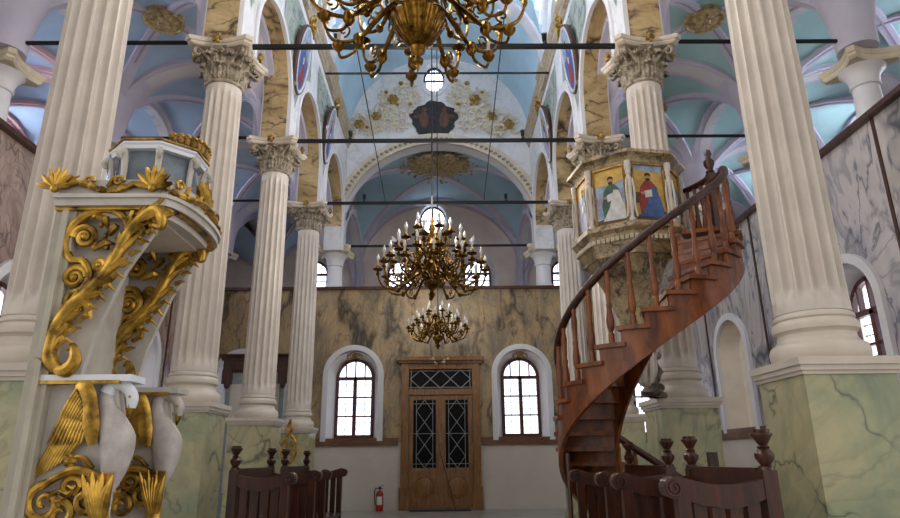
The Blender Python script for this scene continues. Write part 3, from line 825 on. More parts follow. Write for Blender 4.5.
# ================================================================ CHANDELIERS
def chandelier(name, label, loc, tiers, stem, bowl, chain_top, sc=1.0):
    root = thing(name, label, 'chandelier', loc, 0, 'brass chandeliers down the nave')
    m = MB(); m.lathe(stem, (0, 0, 0), 24); m.build('stem', 'brass', root, local=True)
    if bowl: m = MB(); m.grid([[(r*(1+.035*math.cos(16*2*PI*i/96))*math.cos(2*PI*i/96), r*(1+.035*math.cos(16*2*PI*i/96))*math.sin(2*PI*i/96), z) for i in range(97)] for r, z in bowl]); m.build('bowl', 'brass', root, local=True)
    ztop = stem[-1][1] if stem[-1][1] > stem[0][1] else stem[0][1]
    m = MB(); z = ztop-.02; i = 0
    H = chain_top+.075-loc[2]
    m.tube([(0, 0, z), (0, 0, H)], .011, 6); m.build('chain', 'iron', root, local=True)
    l = bpy.data.lights.new('vault_fill_light', 'POINT'); l.energy = 150*sc*(.45 if loc[1] > 12 else 1); l.color = (1, .93, .82); l.shadow_soft_size = .5  # fill light added to brighten the vaults; the bulbs are unlit
    lo = bpy.data.objects.new('vault_fill_light', l); COL.objects.link(lo); lo.parent = root; lo.location = (0, 0, ztop+.35)
    for (n, R, z0, z1, a0, th, double) in tiers:
        a = MB()
        pts = smoothpath([(.05, 0, z0), (.05+R*.18, 0, z0+.10*sc), (.05+R*.38, 0, z0-.02*sc), (R*.62, 0, z0-.16*sc), (R*.86, 0, z0-.12*sc), (R*.97, 0, z0+.0*sc), (R, 0, z1)], 5)
        a.tube(pts, lerpl([.022, .016, .024, .018, .018, .014, .014], len(pts)) if th == 1 else [x*th for x in lerpl([.022, .016, .024, .018, .018, .014, .014], len(pts))], 7)
        # leafy scroll in the crook and a knop
        sp_ = spiral((R*.42, z0+.07*sc), .085*sc, .02, 1.2, -PI/2, 18, 'xz', 0, 1); a.tube(sp_, .012*th, 5)
        sp_ = spiral((R*.78, z0-.04*sc), .065*sc, .015, 1.1, -PI/2, 16, 'xz', 0, -1); a.tube(sp_, .01*th, 5)
        a.sphere((R*.62, 0, z0-.16*sc), .038*th, 10, 6, (1, 1, 1.3))
        a.lathe([(.012, -.09*sc), (.03, -.05*sc), (.018, -.02), (.02, 0), (.065, .015), (.075, .03), (.03, .035), (.028, .07), (.022, .08)], (R, 0, z1), 12)
        if double:
            a.tube(smoothpath([(R*.62, 0, z0-.16*sc), (R*.66, 0, z0-.28*sc), (R*.8, 0, z0-.3*sc), (R*.84, 0, z0-.2*sc)], 5), .014*th, 6)
            a.lathe([(.01, -.06), (.05, -.02), (.065, .01), (.03, .03), (.03, .06)], (R*.84, 0, z0-.18*sc), 10)
            a.lathe([(.008, -.1), (.03, -.08), (.055, -.04), (.05, .03), (.02, .06)], (R*.62, 0, z0-.16*sc), 10)
        arm = a.build('arm', 'brass', root, local=True)
        c = MB(); c.lathe([(.015, 0), (.015, .075)], (R, 0, z1+.07), 8)
        if double: c.lathe([(.017, 0), (.017, .08)], (R*.84, 0, z0-.18*sc+.05), 8)
        c.build('candle', 'candle', arm, local=True)
        b = MB(); b.lathe([(.012, 0), (.026, .03), (.024, .055), (.008, .1), (.002, .115)], (R, 0, z1+.145), 8)
        if double: b.lathe([(.012, 0), (.026, .03), (.024, .055), (.008, .1)], (R*.84, 0, z0-.18*sc+.13), 8)
        b.build('bulb', 'bulb', arm, local=True)
        arm.rotation_euler = (0, 0, a0)
        for k in range(1, n):
            a2 = copy_tree(arm, root); a2.rotation_euler = (0, 0, a0+2*PI*k/n)
    return root
# A: near, only its lower half in view
zc = at(416, 72, 4.9).z; xA = at(418, 40, 4.9).x
chandelier('chandelier', 'large brass chandelier nearest the viewer, cut by the top edge of the photo', (xA, 4.9, zc),
  [(12, 1.0, .7, .88, .12, 1.1, True), (12, .78, .86, 1.12, .38, 1.0, False), (8, .5, 1.0, 1.3, .1, 1.0, False)],
  [(.004, 0), (.012, .03), (.02, .07), (.045, .09), (.05, .12), (.02, .15), (.025, .17), (.06, .2), (.075, .24), (.05, .28), (.07, .3), (.09, .32), (.06, .5), (.05, .56), (.1, .66), (.12, .74), (.07, .84), (.05, .95), (.09, 1.05), (.06, 1.15), (.03, 1.3), (.02, 1.4)],
  [(.05, .27), (.09, .29), (.15, .35), (.2, .42), (.235, .49), (.25, .52), (.255, .54), (.23, .56), (.18, .58), (.1, .6)], 12.1, 1.1)
YB_, YC_ = 8.8, 14.2
pb = at(432, 300, YB_)
chandelier('chandelier', 'three tiered brass chandelier in the middle distance, above the west door', (pb.x, YB_, pb.z),
  [(12, .77, .28, .42, .05, .85, False), (12, .6, .44, .6, .2, .8, False), (10, .48, .62, .80, .1, .75, False), (5, .27, .86, 1.0, .1, .65, False)],
  [(.004, 0), (.03, .04), (.05, .08), (.02, .12), (.05, .16), (.1, .2), (.12, .25), (.07, .3), (.05, .4), (.08, .46), (.11, .52), (.06, .6), (.04, .7), (.07, .76), (.09, .82), (.05, .88), (.03, 1.0), (.05, 1.06), (.03, 1.12), (.012, 1.25)],
  None, 12.1, .85)
pc = at(438, 350, YC_)
chandelier('chandelier', 'smallest looking brass chandelier, hanging just above the wooden door', (pc.x, YC_, pc.z),
  [(12, .66, .36, .46, .1, .8, False), (10, .48, .5, .64, .2, .75, False), (5, .26, .7, .82, .1, .7, False)],
  [(.004, 0), (.03, .05), (.06, .09), (.02, .14), (.05, .18), (.11, .22), (.12, .28), (.06, .34), (.05, .44), (.09, .5), (.05, .58), (.07, .66), (.03, .76), (.012, .95)],
  None, 12.1, .8)

# ================================================================ CEILING ORNAMENTS
def leafring(m, c, n, r0, r1, wdt, h, sx=1, sy=1, up=-1):
    for i in range(n):
        a = 2*PI*i/n; ca, sa = math.cos(a), math.sin(a); rows = []
        for j in range(6):
            t = j/5; r = r0+(r1-r0)*t; w_ = wdt*math.sin(PI*(.15+.8*t)); row = []
            for k in range(5):
                u = -1+k/2; x = r*ca-u*w_*sa; y = r*sa+u*w_*ca
                row.append((c[0]+x*sx, c[1]+y*sy, c[2]+up*(h*math.sin(PI*min(1, t+.15))*(1-.6*u*u)+.005)))
            rows.append(row)
        m.grid(rows)
for s, sd in ((-1, 'left'), (1, 'right')):
    p = atz(173 if s < 0 else 695, 14 if s < 0 else 21, 7.98)
    c = (s*4.32, 8.64, 7.98)
    for yy, nm in ((8.64, 'nearer'), (11.36, 'farther')):
        c = (s*4.32, yy, 7.98)
        c = (s*4.32, yy, 7.80); m = MB(); m.lathe([(.31, .1), (.31, -.02), (.28, -.035), (.26, -.015), (.02, -.015)], c, 32); leafring(m, c, 12, .05, .26, .05, .05); leafring(m, c, 8, .02, .13, .04, .08); m.sphere(c, .05, 8, 6)
        tag(m.build('ceiling_rosette', 'pgold', off=c), 'round gilt leaf rosette on the %s aisle vault, the %s one' % (sd, nm), 'rosette', 'gilt rosettes of the aisle vaults')
# large leaf medallion on the west gallery vault
c = Vector((-.03, 17.45, 9.5)); m = MB(); random.seed(3)
leafring(m, c, 22, .25, 1.12, .13, .1, 1, .85); leafring(m, c, 16, .15, .8, .11, .14, 1, .85); leafring(m, c, 12, .05, .5, .09, .17, 1, .85)
for s in (-1, 1):
    sp_ = spiral((c.x+s*.32, c.y-.75), .24, .03, 2, PI/2, 36, 'xz', 0, s); m.tube([(x, z, c.z-.12) for x, _, z in sp_], .05, 6)
for i in range(40):
    a = random.random()*2*PI; r = .8+random.random()*.4; m.sphere((c.x+r*math.cos(a), c.y+.85*r*math.sin(a), c.z-.06-.1*random.random()), .05, 6, 4, (1, 1, .7))
tag(m.build('ceiling_medallion', 'pgold', off=c), 'large brown and gold leafy medallion on the vault beyond the great arch', 'medallion')

# tympanum stucco relief
rt = at(433, 110, 15.85); root = thing('tympanum_relief', 'white stucco scrollwork with gilt flowers on the wall over the great arch', 'relief', (rt.x, 15.88, rt.z))
def T(px, py, y=15.87): 
    p = at(px, py, y); return p
for s in (-1, 1):
    vine = MB()
    def X(px): return 434+s*(434-px)
    main = smoothpath([T(X(a), b) for a, b in ((412, 84), (398, 90), (393, 108), (378, 104), (372, 122), (358, 114), (356, 132), (348, 131))], 6); vine.tube(main, .035, 6)
    for px, py, r, t0 in ((393, 99, .27, 0), (376, 116, .22, 1), (360, 122, .2, 2), (408, 88, .18, 3), (404, 108, .2, 1.5), (388, 122, .17, .4), (401, 124, .17, 2.2), (370, 130, .13, 1), (385, 96, .14, 2.8), (414, 98, .15, .2), (390, 112, .14, 3.3), (378, 127, .12, 2)):
        c = T(X(px), py); sp_ = spiral((c.x, c.z), r, r*.25, 1.4, t0, 26, 'xz', 15.86, s); vine.tube(sp_, lerpl([.02, .032, .02], 27), 5)
        for k in range(9):
            a = t0+2*PI*k/9; q = Vector((c.x+r*1.15*math.cos(a), 15.86, c.z+r*1.15*math.sin(a)))
            vine.sphere(q, .04, 6, 4, (1.5*abs(math.cos(a))+.6, .5, 1.5*abs(math.sin(a))+.6))
    for px, py, r in ((393, 99, .15), (376, 116, .13), (359, 124, .14), (401, 83, .07), (412, 80, .06), (397, 104, .05), (386, 92, .05), (367, 127, .05), (410, 104, .06)):
        bos = MB(); c = T(X(px), py, 15.82); bos.sphere(c, r*.5, 8, 6, (1, .7, 1))
        for k in range(6): a = 2*PI*k/6; bos.sphere((c.x+r*.7*math.cos(a), c.y+.01, c.z+r*.7*math.sin(a)), r*.42, 7, 5, (1, .5, 1))
        bos.build('gilt_flower', 'oldgold', root)
    vine.build('scrollwork', 'cream', root)
random.seed(5); pl = []; c = T(434, 118)
for i in range(40):
    a = 2*PI*i/40; r = (.62+.04*math.sin(5*a)+.03*math.sin(11*a+1)); pl.append((c.x+r*math.cos(a)*1.05, 15.93, c.z+r*math.sin(a)*.85))
m = MB(); m.prism(pl, (0, -.05, 0)); m.build('dark_painted_cartouche', 'dark', root, smooth=0)
for s in (-1, 1):
    m = MB(); cc = Vector((c.x+s*.28, 15.865, c.z-.05)); m.sphere(cc, .22, 10, 8, (.6, .06, 1.2)); m.sphere(cc+Vector((0, 0, .32)), .075, 8, 6, (1, .2, 1)); m.sphere(cc+Vector((s*.15, 0, .1)), .16, 8, 6, (1, .06, .4))
    m.build('painted_figure', 'p_brn', root)

# ================================================================ OVAL ICONS
PAINTS = ['p_sky', 'p_yel', 'p_blue', 'p_red', 'p_grn', 'p_skin', 'p_wht', 'p_brn', 'p_lil', 'p_hair']
def painting(parent, O, U, V, N, shapes, name='painted_scene'):
    """flat painted shapes on a panel: polygons in 0..1 panel coordinates, each a hair above the last"""
    O, U, V, N = Vector(O), Vector(U), Vector(V), Vector(N).normalized(); m = MB()
    for i, (c, poly) in enumerate(shapes):
        m.mi = PAINTS.index(c); P = [O+U*u+V*v+N*(.0012*(i+1)) for u, v in poly]; m.add(P, [tuple(range(len(P)))])
    return m.build(name, PAINTS, parent, smooth=0)
def disc(cx, cy, rx, ry, n=16): return [(cx+rx*math.cos(2*PI*i/n), cy+ry*math.sin(2*PI*i/n)) for i in range(n)]
def figure(cx, rob, clo, k=1.0):
    F = [('p_yel', disc(cx, .78, .15, .1)), (rob, [(cx-.17, .1), (cx-.2, .35), (cx-.15, .6), (cx-.06, .7), (cx+.07, .7), (cx+.16, .6), (cx+.2, .35), (cx+.22, .08)]),
            (clo, [(cx-.2, .08), (cx-.05, .3), (cx+.05, .6), (cx+.15, .58), (cx+.24, .3), (cx+.28, .06)]), ('p_skin', disc(cx, .76, .06, .065)), ('p_hair', disc(cx, .725, .045, .03)),
            ('p_hair', [(cx-.065, .78), (cx-.05, .83), (cx, .85), (cx+.05, .83), (cx+.065, .78), (cx, .805)]), ('p_skin', disc(cx-.12, .48, .04, .025)), ('p_wht', [(cx-.08, .4), (cx+.06, .43), (cx+.05, .55), (cx-.09, .52)])]
    return [(c, [(cx+(u-cx)*k, v) for u, v in p]) for c, p in F]
spec = [(-1, 9.96, 'p_blue', 'p_red', 'oval painted icon with gilt bow on the left arcade, the nearer one'), (-1, 12.76, 'p_brn', 'p_blue', 'oval painted icon with gilt bow on the left arcade, the farther one'),
        (1, 9.96, 'p_blue', 'p_red', 'oval painted icon in blue and red on the right arcade, the nearer one'), (1, 12.76, 'p_brn', 'p_lil', 'oval painted icon with gilt bow on the right arcade, the farther one')]
for s, y, r1, r2, lab in spec:
    C_ = Vector((s*2.40, y, 8.0)); t = thing('oval_icon', lab, 'icon', C_, 0, 'oval icons between the arches')
    tilt = math.radians(7); N = Vector((-s*math.cos(tilt), 0, -math.sin(tilt))); V = Vector((-s*math.sin(tilt), 0, math.cos(tilt))); U = Vector((0, 1, 0))*(1 if s > 0 else 1)
    a, b = .33, .64
    def ring(ra, rb, d): return [C_+U*(ra*math.cos(2*PI*i/40))+V*(rb*math.sin(2*PI*i/40))+N*d for i in range(41)]
    m = MB(); m.grid([ring(a+.05, b+.05, -.06), ring(a+.06, b+.06, 0), ring(a+.04, b+.04, .03), ring(a, b, .02), ring(a, b, 0)]); m.add(ring(a+.05, b+.05, -.06)[:-1], [tuple(range(40))]); m.build('frame', 'woodd', t)
    m = MB(); m.grid([ring(a+.02, b+.02, .028), ring(a+.01, b+.01, .036), ring(a-.03, b-.03, .03), ring(a-.035, b-.035, .01)]); m.build('inner_rim', 'p_wht', t)
    sh = [('p_sky', disc(.5, .5, .49, .49, 30)), ('p_blue' if y < 10 else 'p_lil', [(.5+.485*math.cos(k), .5+.485*math.sin(k)) for k in [PI*.95+i*PI*1.1/14 for i in range(15)]])]+[(c, [((u-.5)*.85+.5, (v-.5)*.85+.5) for u, v in p]) for c, p in figure(.5, r1, r2)]
    painting(t, C_-U*a-V*b+N*.012, U*2*a, V*2*b, N, sh)
    g = MB(); top = C_+V*(b+.1)
    for q in (-1, 1):
        P = []
        for i in range(19):
            t_ = i/18; an = 2*PI*t_; P.append(top+U*(q*(.09+.08*math.cos(an+PI)))+V*(.06*math.sin(an))+N*.05)
        g.tube(P, .03, 6); g.tube([top+N*.05, top+U*q*.1-V*.06+N*.06, top+U*q*.2-V*.16+N*.05], [.03, .025, .01], 6)
    g.sphere(top+N*.06, .06, 8, 6); g.sphere(top+V*.13+N*.05, .055, 8, 6); g.sphere(top+V*.21+N*.05, .03, 8, 6); g.build('gilt_bow', 'gold', t)
    m = MB(); m.tube([C_+V*(b-.1)-N*.02, Vector((s*2.497, y, 8.75))], .01, 6); m.tube([C_-V*(b-.05)-N*.03, Vector((s*2.497, y, 8.0-b+.1))], .02, 6); m.build('hanging_bracket', 'iron', t)
# ================================================================ DOOR AND WALL THINGS
dY = 15.95
dr = structroot('door_1', (0.02, dY, 0))
m = MB()
for s in (-1, 1):
    x = .02+s*.86; m.box((x-.09, dY-.14, 0.02), (x+.09, dY-.005, 3.38)); m.box((x-.12, dY-.17, .0), (x+.12, dY-.005, .5)); m.box((x-.055, dY-.155, .6), (x+.055, dY-.13, 3.2))
m.box((-.75, dY-.12, 2.62), (.79, dY-.01, 2.76)); m.box((-.75, dY-.12, 3.24), (.79, dY-.01, 3.4)); m.box((-1.0, dY-.18, 3.38), (1.04, dY-.005, 3.44)); m.box((-1.05, dY-.24, 3.44), (1.09, dY-.005, 3.53))
m.build('door_frame', 'woodo', dr, smooth=0)
m = MB(); m.box((-.75, dY-.05, 2.76), (.79, dY-.03, 3.24)); tp = m.build('transom_glass', 'glassd', dr, smooth=0)
m = MB()
for c in (-.47, .02, .51):
    for a, b in (((-.25, 0), (0, .22)), ((0, .22), (.25, 0)), ((.25, 0), (0, -.22)), ((0, -.22), (-.25, 0))): m.bar((c+a[0], dY-.06, 3.0+a[1]), (c+b[0], dY-.06, 3.0+b[1]), .018, .018, (0, 1, 0))
for z in (2.8, 3.2): m.box((-.75, dY-.07, z-.008), (.79, dY-.05, z+.008))
for x in (-.7, .74): m.box((x-.008, dY-.07, 2.76), (x+.008, dY-.05, 3.24))
m.build('lattice', 'lead', dr, smooth=0)
for s in (-1, 1):
    x0, x1 = (.035, .78) if s > 0 else (-.74, .005)
    lf = MB(); lf.box((x0, dY-.07, .05), (x1, dY-.03, .87)); lf.box((x0, dY-.08, .87), (x0+.1, dY-.03, 2.6)); lf.box((x1-.1, dY-.08, .87), (x1, dY-.03, 2.6)); lf.box((x0+.1, dY-.08, 2.5), (x1-.1, dY-.03, 2.6)); lf.box((x0+.1, dY-.08, .83), (x1-.1, dY-.03, .93))
    cx = (x0+x1)/2
    d = lf.build('door_leaf', 'woodo', dr, smooth=0)
    r_ = MB(); r_.tube([(cx+.24*math.cos(2*PI*i/24), dY-.075, .5+.24*math.sin(2*PI*i/24)) for i in range(25)], .018, 6); r_.sphere((cx, dY-.07, .5), .22, 20, 8, (1, .08, 1)); r_.build('carved_roundel', 'woodo', d)
    g = MB(); g.box((x0+.1, dY-.05, .93), (x1-.1, dY-.04, 2.5)); g.build('door_glass', 'glassd', d, smooth=0)
    l = MB(); hw = (x1-x0)/2-.11; H = 1.57; n = 3
    for k in range(n):
        zc_ = .93+H*(k+.5)/n; hh = H/n/2
        for a, b in (((-hw, 0), (0, hh)), ((0, hh), (hw, 0)), ((hw, 0), (0, -hh)), ((0, -hh), (-hw, 0))): l.bar((cx+a[0]*.75, dY-.06, zc_+a[1]), (cx+b[0]*.75, dY-.06, zc_+b[1]), .014, .014, (0, 1, 0))
    for q in (-.75, .75): l.box((cx+q*hw-.006, dY-.07, .93), (cx+q*hw+.006, dY-.055, 2.5))
    for z in (1.02, 1.71, 2.41): l.box((cx-hw, dY-.07, z-.006), (cx+hw, dY-.055, z+.006))
    l.build('lattice', 'lead', d, smooth=0)
m = MB(); m.box((-.02, dY-.1, .05), (.045, dY-.03, 2.6)); m.build('meeting_stile', 'woodo', dr, smooth=0)
m = MB(); m.tube([(.005, dY-.13, 1.5), (.005, dY-.13, 1.66)], .015, 8); m.tube([(.005, dY-.08, 1.5), (.005, dY-.13, 1.5)], .01, 6); m.tube([(.005, dY-.08, 1.66), (.005, dY-.13, 1.66)], .01, 6); m.build('door_handle', 'steel', dr)
m = MB(); m.box((-.7, dY-.5, .003), (.7, dY-.16, .02)); tag(m.build('door_mat', 'black', off=(0, dY-.33, .0), smooth=0), 'dark flat mat on the floor in front of the wooden door', 'mat')
m = MB(); m.tube([(.35, dY-.45, .03), (.0, dY-.16, 1.3)], .008, 8); tag(m.build('leaning_pole', 'iron', off=(.35, dY-.45, .0)), 'thin dark pole leaning against the middle of the wooden door', 'pole')
# fire extinguisher
e = Vector((-1.39, 15.72, 0)); t = thing('fire_extinguisher', 'red fire extinguisher on the floor left of the wooden door', 'fire extinguisher', e)
m = MB(); m.lathe([(.075, 0), (.085, .01), (.085, .36), (.07, .41), (.03, .44), (.02, .47)], e, 24); m.build('cylinder', 'red', t)
m = MB(); m.lathe([(.022, .47), (.03, .48), (.03, .52), (.01, .53)], e, 10); m.bar(e+Vector((-.01, 0, .53)), e+Vector((.09, 0, .56)), .02, .012); m.bar(e+Vector((-.01, 0, .5)), e+Vector((.08, 0, .49)), .02, .01); m.build('valve_handle', 'black', t, smooth=0)
m = MB(); m.tube(smoothpath([e+Vector(p) for p in ((-.03, 0, .5), (-.11, -.02, .47), (-.115, -.03, .3), (-.1, -.04, .14))], 6), .012, 8); m.build('hose', 'black', t)
m = MB(); m.grid([[(e.x+.087*math.cos(a), e.y+.087*math.sin(a), z) for a in [PI*1.25+PI*.5*i/8 for i in range(9)]] for z in (.14, .32)]); m.build('label_sheet', 'paper', t)

# tall cabinet with dark cornice behind the left columns
c = Vector((-3.95, 14.3, 0)); t = thing('tall_cabinet', 'tall grey cabinet with dark carved cornice behind the left columns', 'cabinet', c)
hw = .62
m = MB(); m.box((c.x-hw, c.y-.3, 0), (c.x+hw, c.y+.3, 2.95)); m.build('body', 'cabg', t, smooth=0)
m = MB(); m.box((c.x-hw+.1, c.y-.32, .5), (c.x-.04, c.y-.299, 2.7)); m.box((c.x+.04, c.y-.32, .5), (c.x+hw-.1, c.y-.299, 2.7)); m.build('door_panel', 'wallw', t, smooth=0)
m = MB()
for ex, z0, z1 in ((.03, 2.95, 3.0), (.08, 3.0, 3.2), (.12, 3.2, 3.25), (.16, 3.25, 3.33)): m.box((c.x-hw-ex, c.y-.3-ex, z0), (c.x+hw+ex, c.y+.3, z1))
for s in (-1, 1): m.box((c.x+s*(hw-.02)-.1, c.y-.42, 2.7), (c.x+s*(hw-.02)+.1, c.y-.3, 3.0)); m.lathe([(.03, -.1), (.06, -.05), (.06, 0)], (c.x+s*(hw-.02), c.y-.36, 2.7), 8)
m.build('cornice', 'woodd', t, smooth=0)
m = MB(); m.lathe([(.1, 0), (.12, .05), (.08, .1), (.03, .14), (.04, .17), (.01, .22)], (c.x+.2, c.y-.2, 3.33), 16)
tag(m.build('small_lidded_vessel', 'cream', off=(c.x+.2, c.y-.2, 3.33)), 'small pale lidded vessel on top of the tall grey cabinet', 'vessel')
RY = c.y-.52; A_, B_ = at(224, 356, RY), at(300, 357, RY); A_.z = B_.z = 3.28
m = MB(); m.tube([A_, B_], .012, 6)
for x in (c.x-.4, c.x+.4): m.bar((x, RY-.01, 3.28), (x, c.y-.4598, 3.28), .02, .02)
tag(m.build('curtain_rod', 'iron', off=(A_+B_)/2), 'thin dark rod fixed along the front of the cabinet cornice at the left', 'rod')
# gilt pierced ornament standing on the pedestal side between the left stalls
g0 = at(289, 445, 12.3); t = thing('gilt_ornament', 'pierced gilt drop ornament hanging beside the farthest left pedestal', 'ornament', g0)
m = MB()
for s in (-1, 1):
    m.tube(smoothpath([g0+Vector((s*a, 0, b)) for a, b in ((0, .42), (.05, .3), (.02, .2), (.12, .05), (.14, -.12), (.08, -.26), (0, -.34))], 5), .022, 7)
    for z, r in ((.0, .06), (-.14, .06), (.14, .035)): m.tube([(x, g0.y, zz) for x, _, zz in spiral((g0.x+s*.055, g0.z+z), r, .01, 1.3, 0, 16, 'xz', 0, s)], .012, 5)
m.sphere(g0+Vector((0, 0, .44)), .03, 8, 6); m.build('openwork', 'gold', t)
m = MB(); m.tube([g0+Vector((0, 0, .42)), Vector((g0.x, g0.y+.1, 1.66))], .006, 5); m.build('cord', 'iron', t)

# ================================================================ WOODEN STALLS
def turned(m, x, y, z0, z1, r):
    h = z1-z0; m.lathe([(r*f, h*g) for f, g in ((.9, 0), (.9, .08), (.55, .12), (1.05, .28), (1.1, .4), (.6, .52), (.75, .56), (.5, .62), (.95, .78), (1.2, .86), (1.2, .9), (.9, .93), (.95, 1.0))], (x, y, z0), 14)
def make_stall():
    """two-seat stall: back at x=0, arms reach to x=-.5, length along y"""
    L = .97; root = thing('choir_stall', 'x', 'stall')
    for y, nm in ((0, 'post'), (L, 'post')):
        m = MB(); m.box((-.035, y-.035, 0), (.035, y+.035, 1.04)); m.build('back_post', 'wood', root, smooth=0, local=True)
        f = MB(); turned(f, 0, y, 1.04, 1.23, .042); f.build('finial', 'wood', root.children[-1], local=True)
    m = MB(); m.box((-.025, .035, .93), (.025, L-.035, 1.04)); m.box((-.035, .035, 1.03), (.035, L-.035, 1.05)); m.build('top_rail', 'wood', root, smooth=0, local=True)
    m = MB()
    for i in range(9): y = .09+i*(L-.18)/8; m.box((-.012, y-.035, .5), (.012, y+.035, .93))
    m.box((-.02, .035, .12), (.02, L-.035, .5)); m.build('back_slats', 'wood', root, smooth=0, local=True)
    for y in (0, L):
        a = MB(); n = 22; up_, lo = [], []
        for i in range(n+1):
            t = i/n; x = -.02-t*.43; zt = 1.0-.035*math.sin(PI*t*1.0)+.02*t; zb = zt-.085-.035*math.sin(PI*min(1, t*1.6))+.02*math.sin(PI*t*2); up_.append((x, zt)); lo.append((x, zb))
        poly = [(x, y-.03, z) for x, z in up_]+[(x, y-.03, z) for x, z in lo[::-1]]; a.prism(poly, (0, .06, 0))
        a.box((-.5, y-.045, .975), (-.0, y+.045, .995)) if False else None
        a.tube([(-.47, y-.04, .965), (-.47, y+.04, .965)], .05, 18)
        for ys in (y-.042, y+.042): a.tube([(x, ys, z) for x, _, z in spiral((-.47, .965), .044, .008, 2, PI/2, 26, 'xz', 0, 1)], .007, 5)
        arm = a.build('arm', 'wood', root, smooth=35, local=True)
        s = MB()
        for i in range(4): x = -.09-i*.085; s.box((x-.03, y-.01, .45), (x+.03, y+.01, .93))
        s.box((-.42, y-.018, .38), (-.03, y+.018, .47)); s.build('side_slats', 'wood', root, smooth=0, local=True)
        p = MB(); p.box((-.455, y-.032, 0), (-.395, y+.032, .93)); p.build('front_leg', 'wood', root, smooth=0, local=True)
    m = MB(); m.box((-.45, -.01, .46), (-.02, L+.01, .495)); m.box((-.44, .03, .36), (-.42, L-.03, .46)); m.build('seat', 'wood', root, smooth=0, local=True)
    return root
st = make_stall()
place(st, (1.65, 3.25, 0), 'dark wooden two-seat stall with turned finials, nearest at the lower right', 0, 'wooden stalls on the right')
s2 = copy_tree(st); place(s2, (1.65, 4.66, 0), 'dark wooden two-seat stall in front of the foot of the winding stair', 0, 'wooden stalls on the right')
s3 = copy_tree(st); s3.scale = (1, 1.2, 1); place(s3, (-1.65, 6.8, 0), 'dark wooden two-seat stall on the left, the nearer one to the viewer', PI, 'wooden stalls on the left')
s4 = copy_tree(st); s4.scale = (1, 1.2, 1); place(s4, (-1.65, 8.55, 0), 'dark wooden two-seat stall on the left, the one nearer the west door', PI, 'wooden stalls on the left')

# ================================================================ WINDING STAIR
SC = Vector((2.02, 5.95, 0)); RI, RO = .36, .9; RH = .1336
TH = [43.5+13*k for k in range(24)]   # degrees at each riser
def sp(r, th, z): a = math.radians(th); return Vector((SC.x+r*math.cos(a), SC.y+r*math.sin(a), z))
def zline(th):
    for i in range(len(TH)-1):
        if th <= TH[i+1]: return RH*(i+(th-TH[i])/(TH[i+1]-TH[i]))
    return RH*(len(TH)-1)
stair = thing('winding_stair', 'polished brown wooden winding stair curling up to the pulpit', 'staircase', (SC.x, SC.y, 0))
THL = 400.0
def stringer(r0, r1, name, drop):
    m = MB()
    for i in range(len(TH)):
        a0 = TH[i]; a1 = TH[i+1] if i+1 < len(TH) else THL; zt = RH*(i+1) if i+1 < len(TH) else RH*len(TH)-.0
        zt = min(zt, RH*24)
        n = 3 if i+1 < len(TH) else 10
        for j in range(n):
            b0 = a0+(a1-a0)*j/n; b1 = a0+(a1-a0)*(j+1)/n
            def zl(b): return max(.0, (zline(b) if b < TH[-1] else RH*24)-drop)
            q = [sp(r, b, z) for r in (r0, r1) for b, z in ((b0, zl(b0)), (b1, zl(b1)), (b1, zt-.03), (b0, zt-.03))]
            m.add(q, [(0, 1, 2, 3), (7, 6, 5, 4), (0, 4, 5, 1), (3, 2, 6, 7), (0, 3, 7, 4), (1, 5, 6, 2)])
    return m.build(name, 'woods', stair, smooth=25)
stringer(RO-.035, RO, 'outer_stringer', .245); stringer(RI, RI+.03, 'inner_stringer', .2)
bal_proto = None
def balmesh():
    m = MB(); m.lathe([(r*1.3, z*.84) for r, z in [(.02, 0), (.02, .1), (.013, .12), (.024, .17), (.026, .24), (.016, .36), (.02, .4), (.013, .42), (.018, .55), (.021, .64), (.013, .7), (.016, .72), (.016, .79)]], (0, 0, 0), 10); return m
for i in range(23):
    a0, a1 = TH[i], TH[i+1]+1.8
    z = RH*(i+1); m = MB()
    pts = [sp(RO+.03, a0-2+(a1-a0+2)*j/6, z-.035) for j in range(7)]+[sp(RI-.0, a1-(a1-a0+2)*j/6, z-.035) for j in range(7)]
    m.prism(pts, (0, 0, .035)); tr_ = m.build('tread', 'woods', stair, smooth=0)
    m = MB(); m.bar(sp(RI+.03, a0, z-.035-(RH-.035)/2), sp(RO-.035, a0, z-.035-(RH-.035)/2), .02, RH-.035); m.build('riser', 'woods', tr_, smooth=0)
    th = (TH[i]+TH[i+1])/2
    if bal_proto is None: bal_proto = balmesh().build('baluster', 'woods', stair, local=True); b = bal_proto
    else: b = bal_proto.copy(); COL.objects.link(b)
    b.location = sp(RO-.045, th, z)-SC
    if i % 1 == 0:
        pass
# landing
m = MB(); n = 8; zL = RH*24+.002
pts = [sp(RO+.02, TH[-1]+(THL-TH[-1])*j/n, zL-.04) for j in range(n+1)]+[Vector((2.66, 6.45, zL-.04)), Vector((2.62, 6.2, zL-.04)), sp(RI+.05, TH[-1], zL-.04)]
m.prism(pts, (0, 0, .04)); m.build('landing', 'woods', stair, smooth=0)
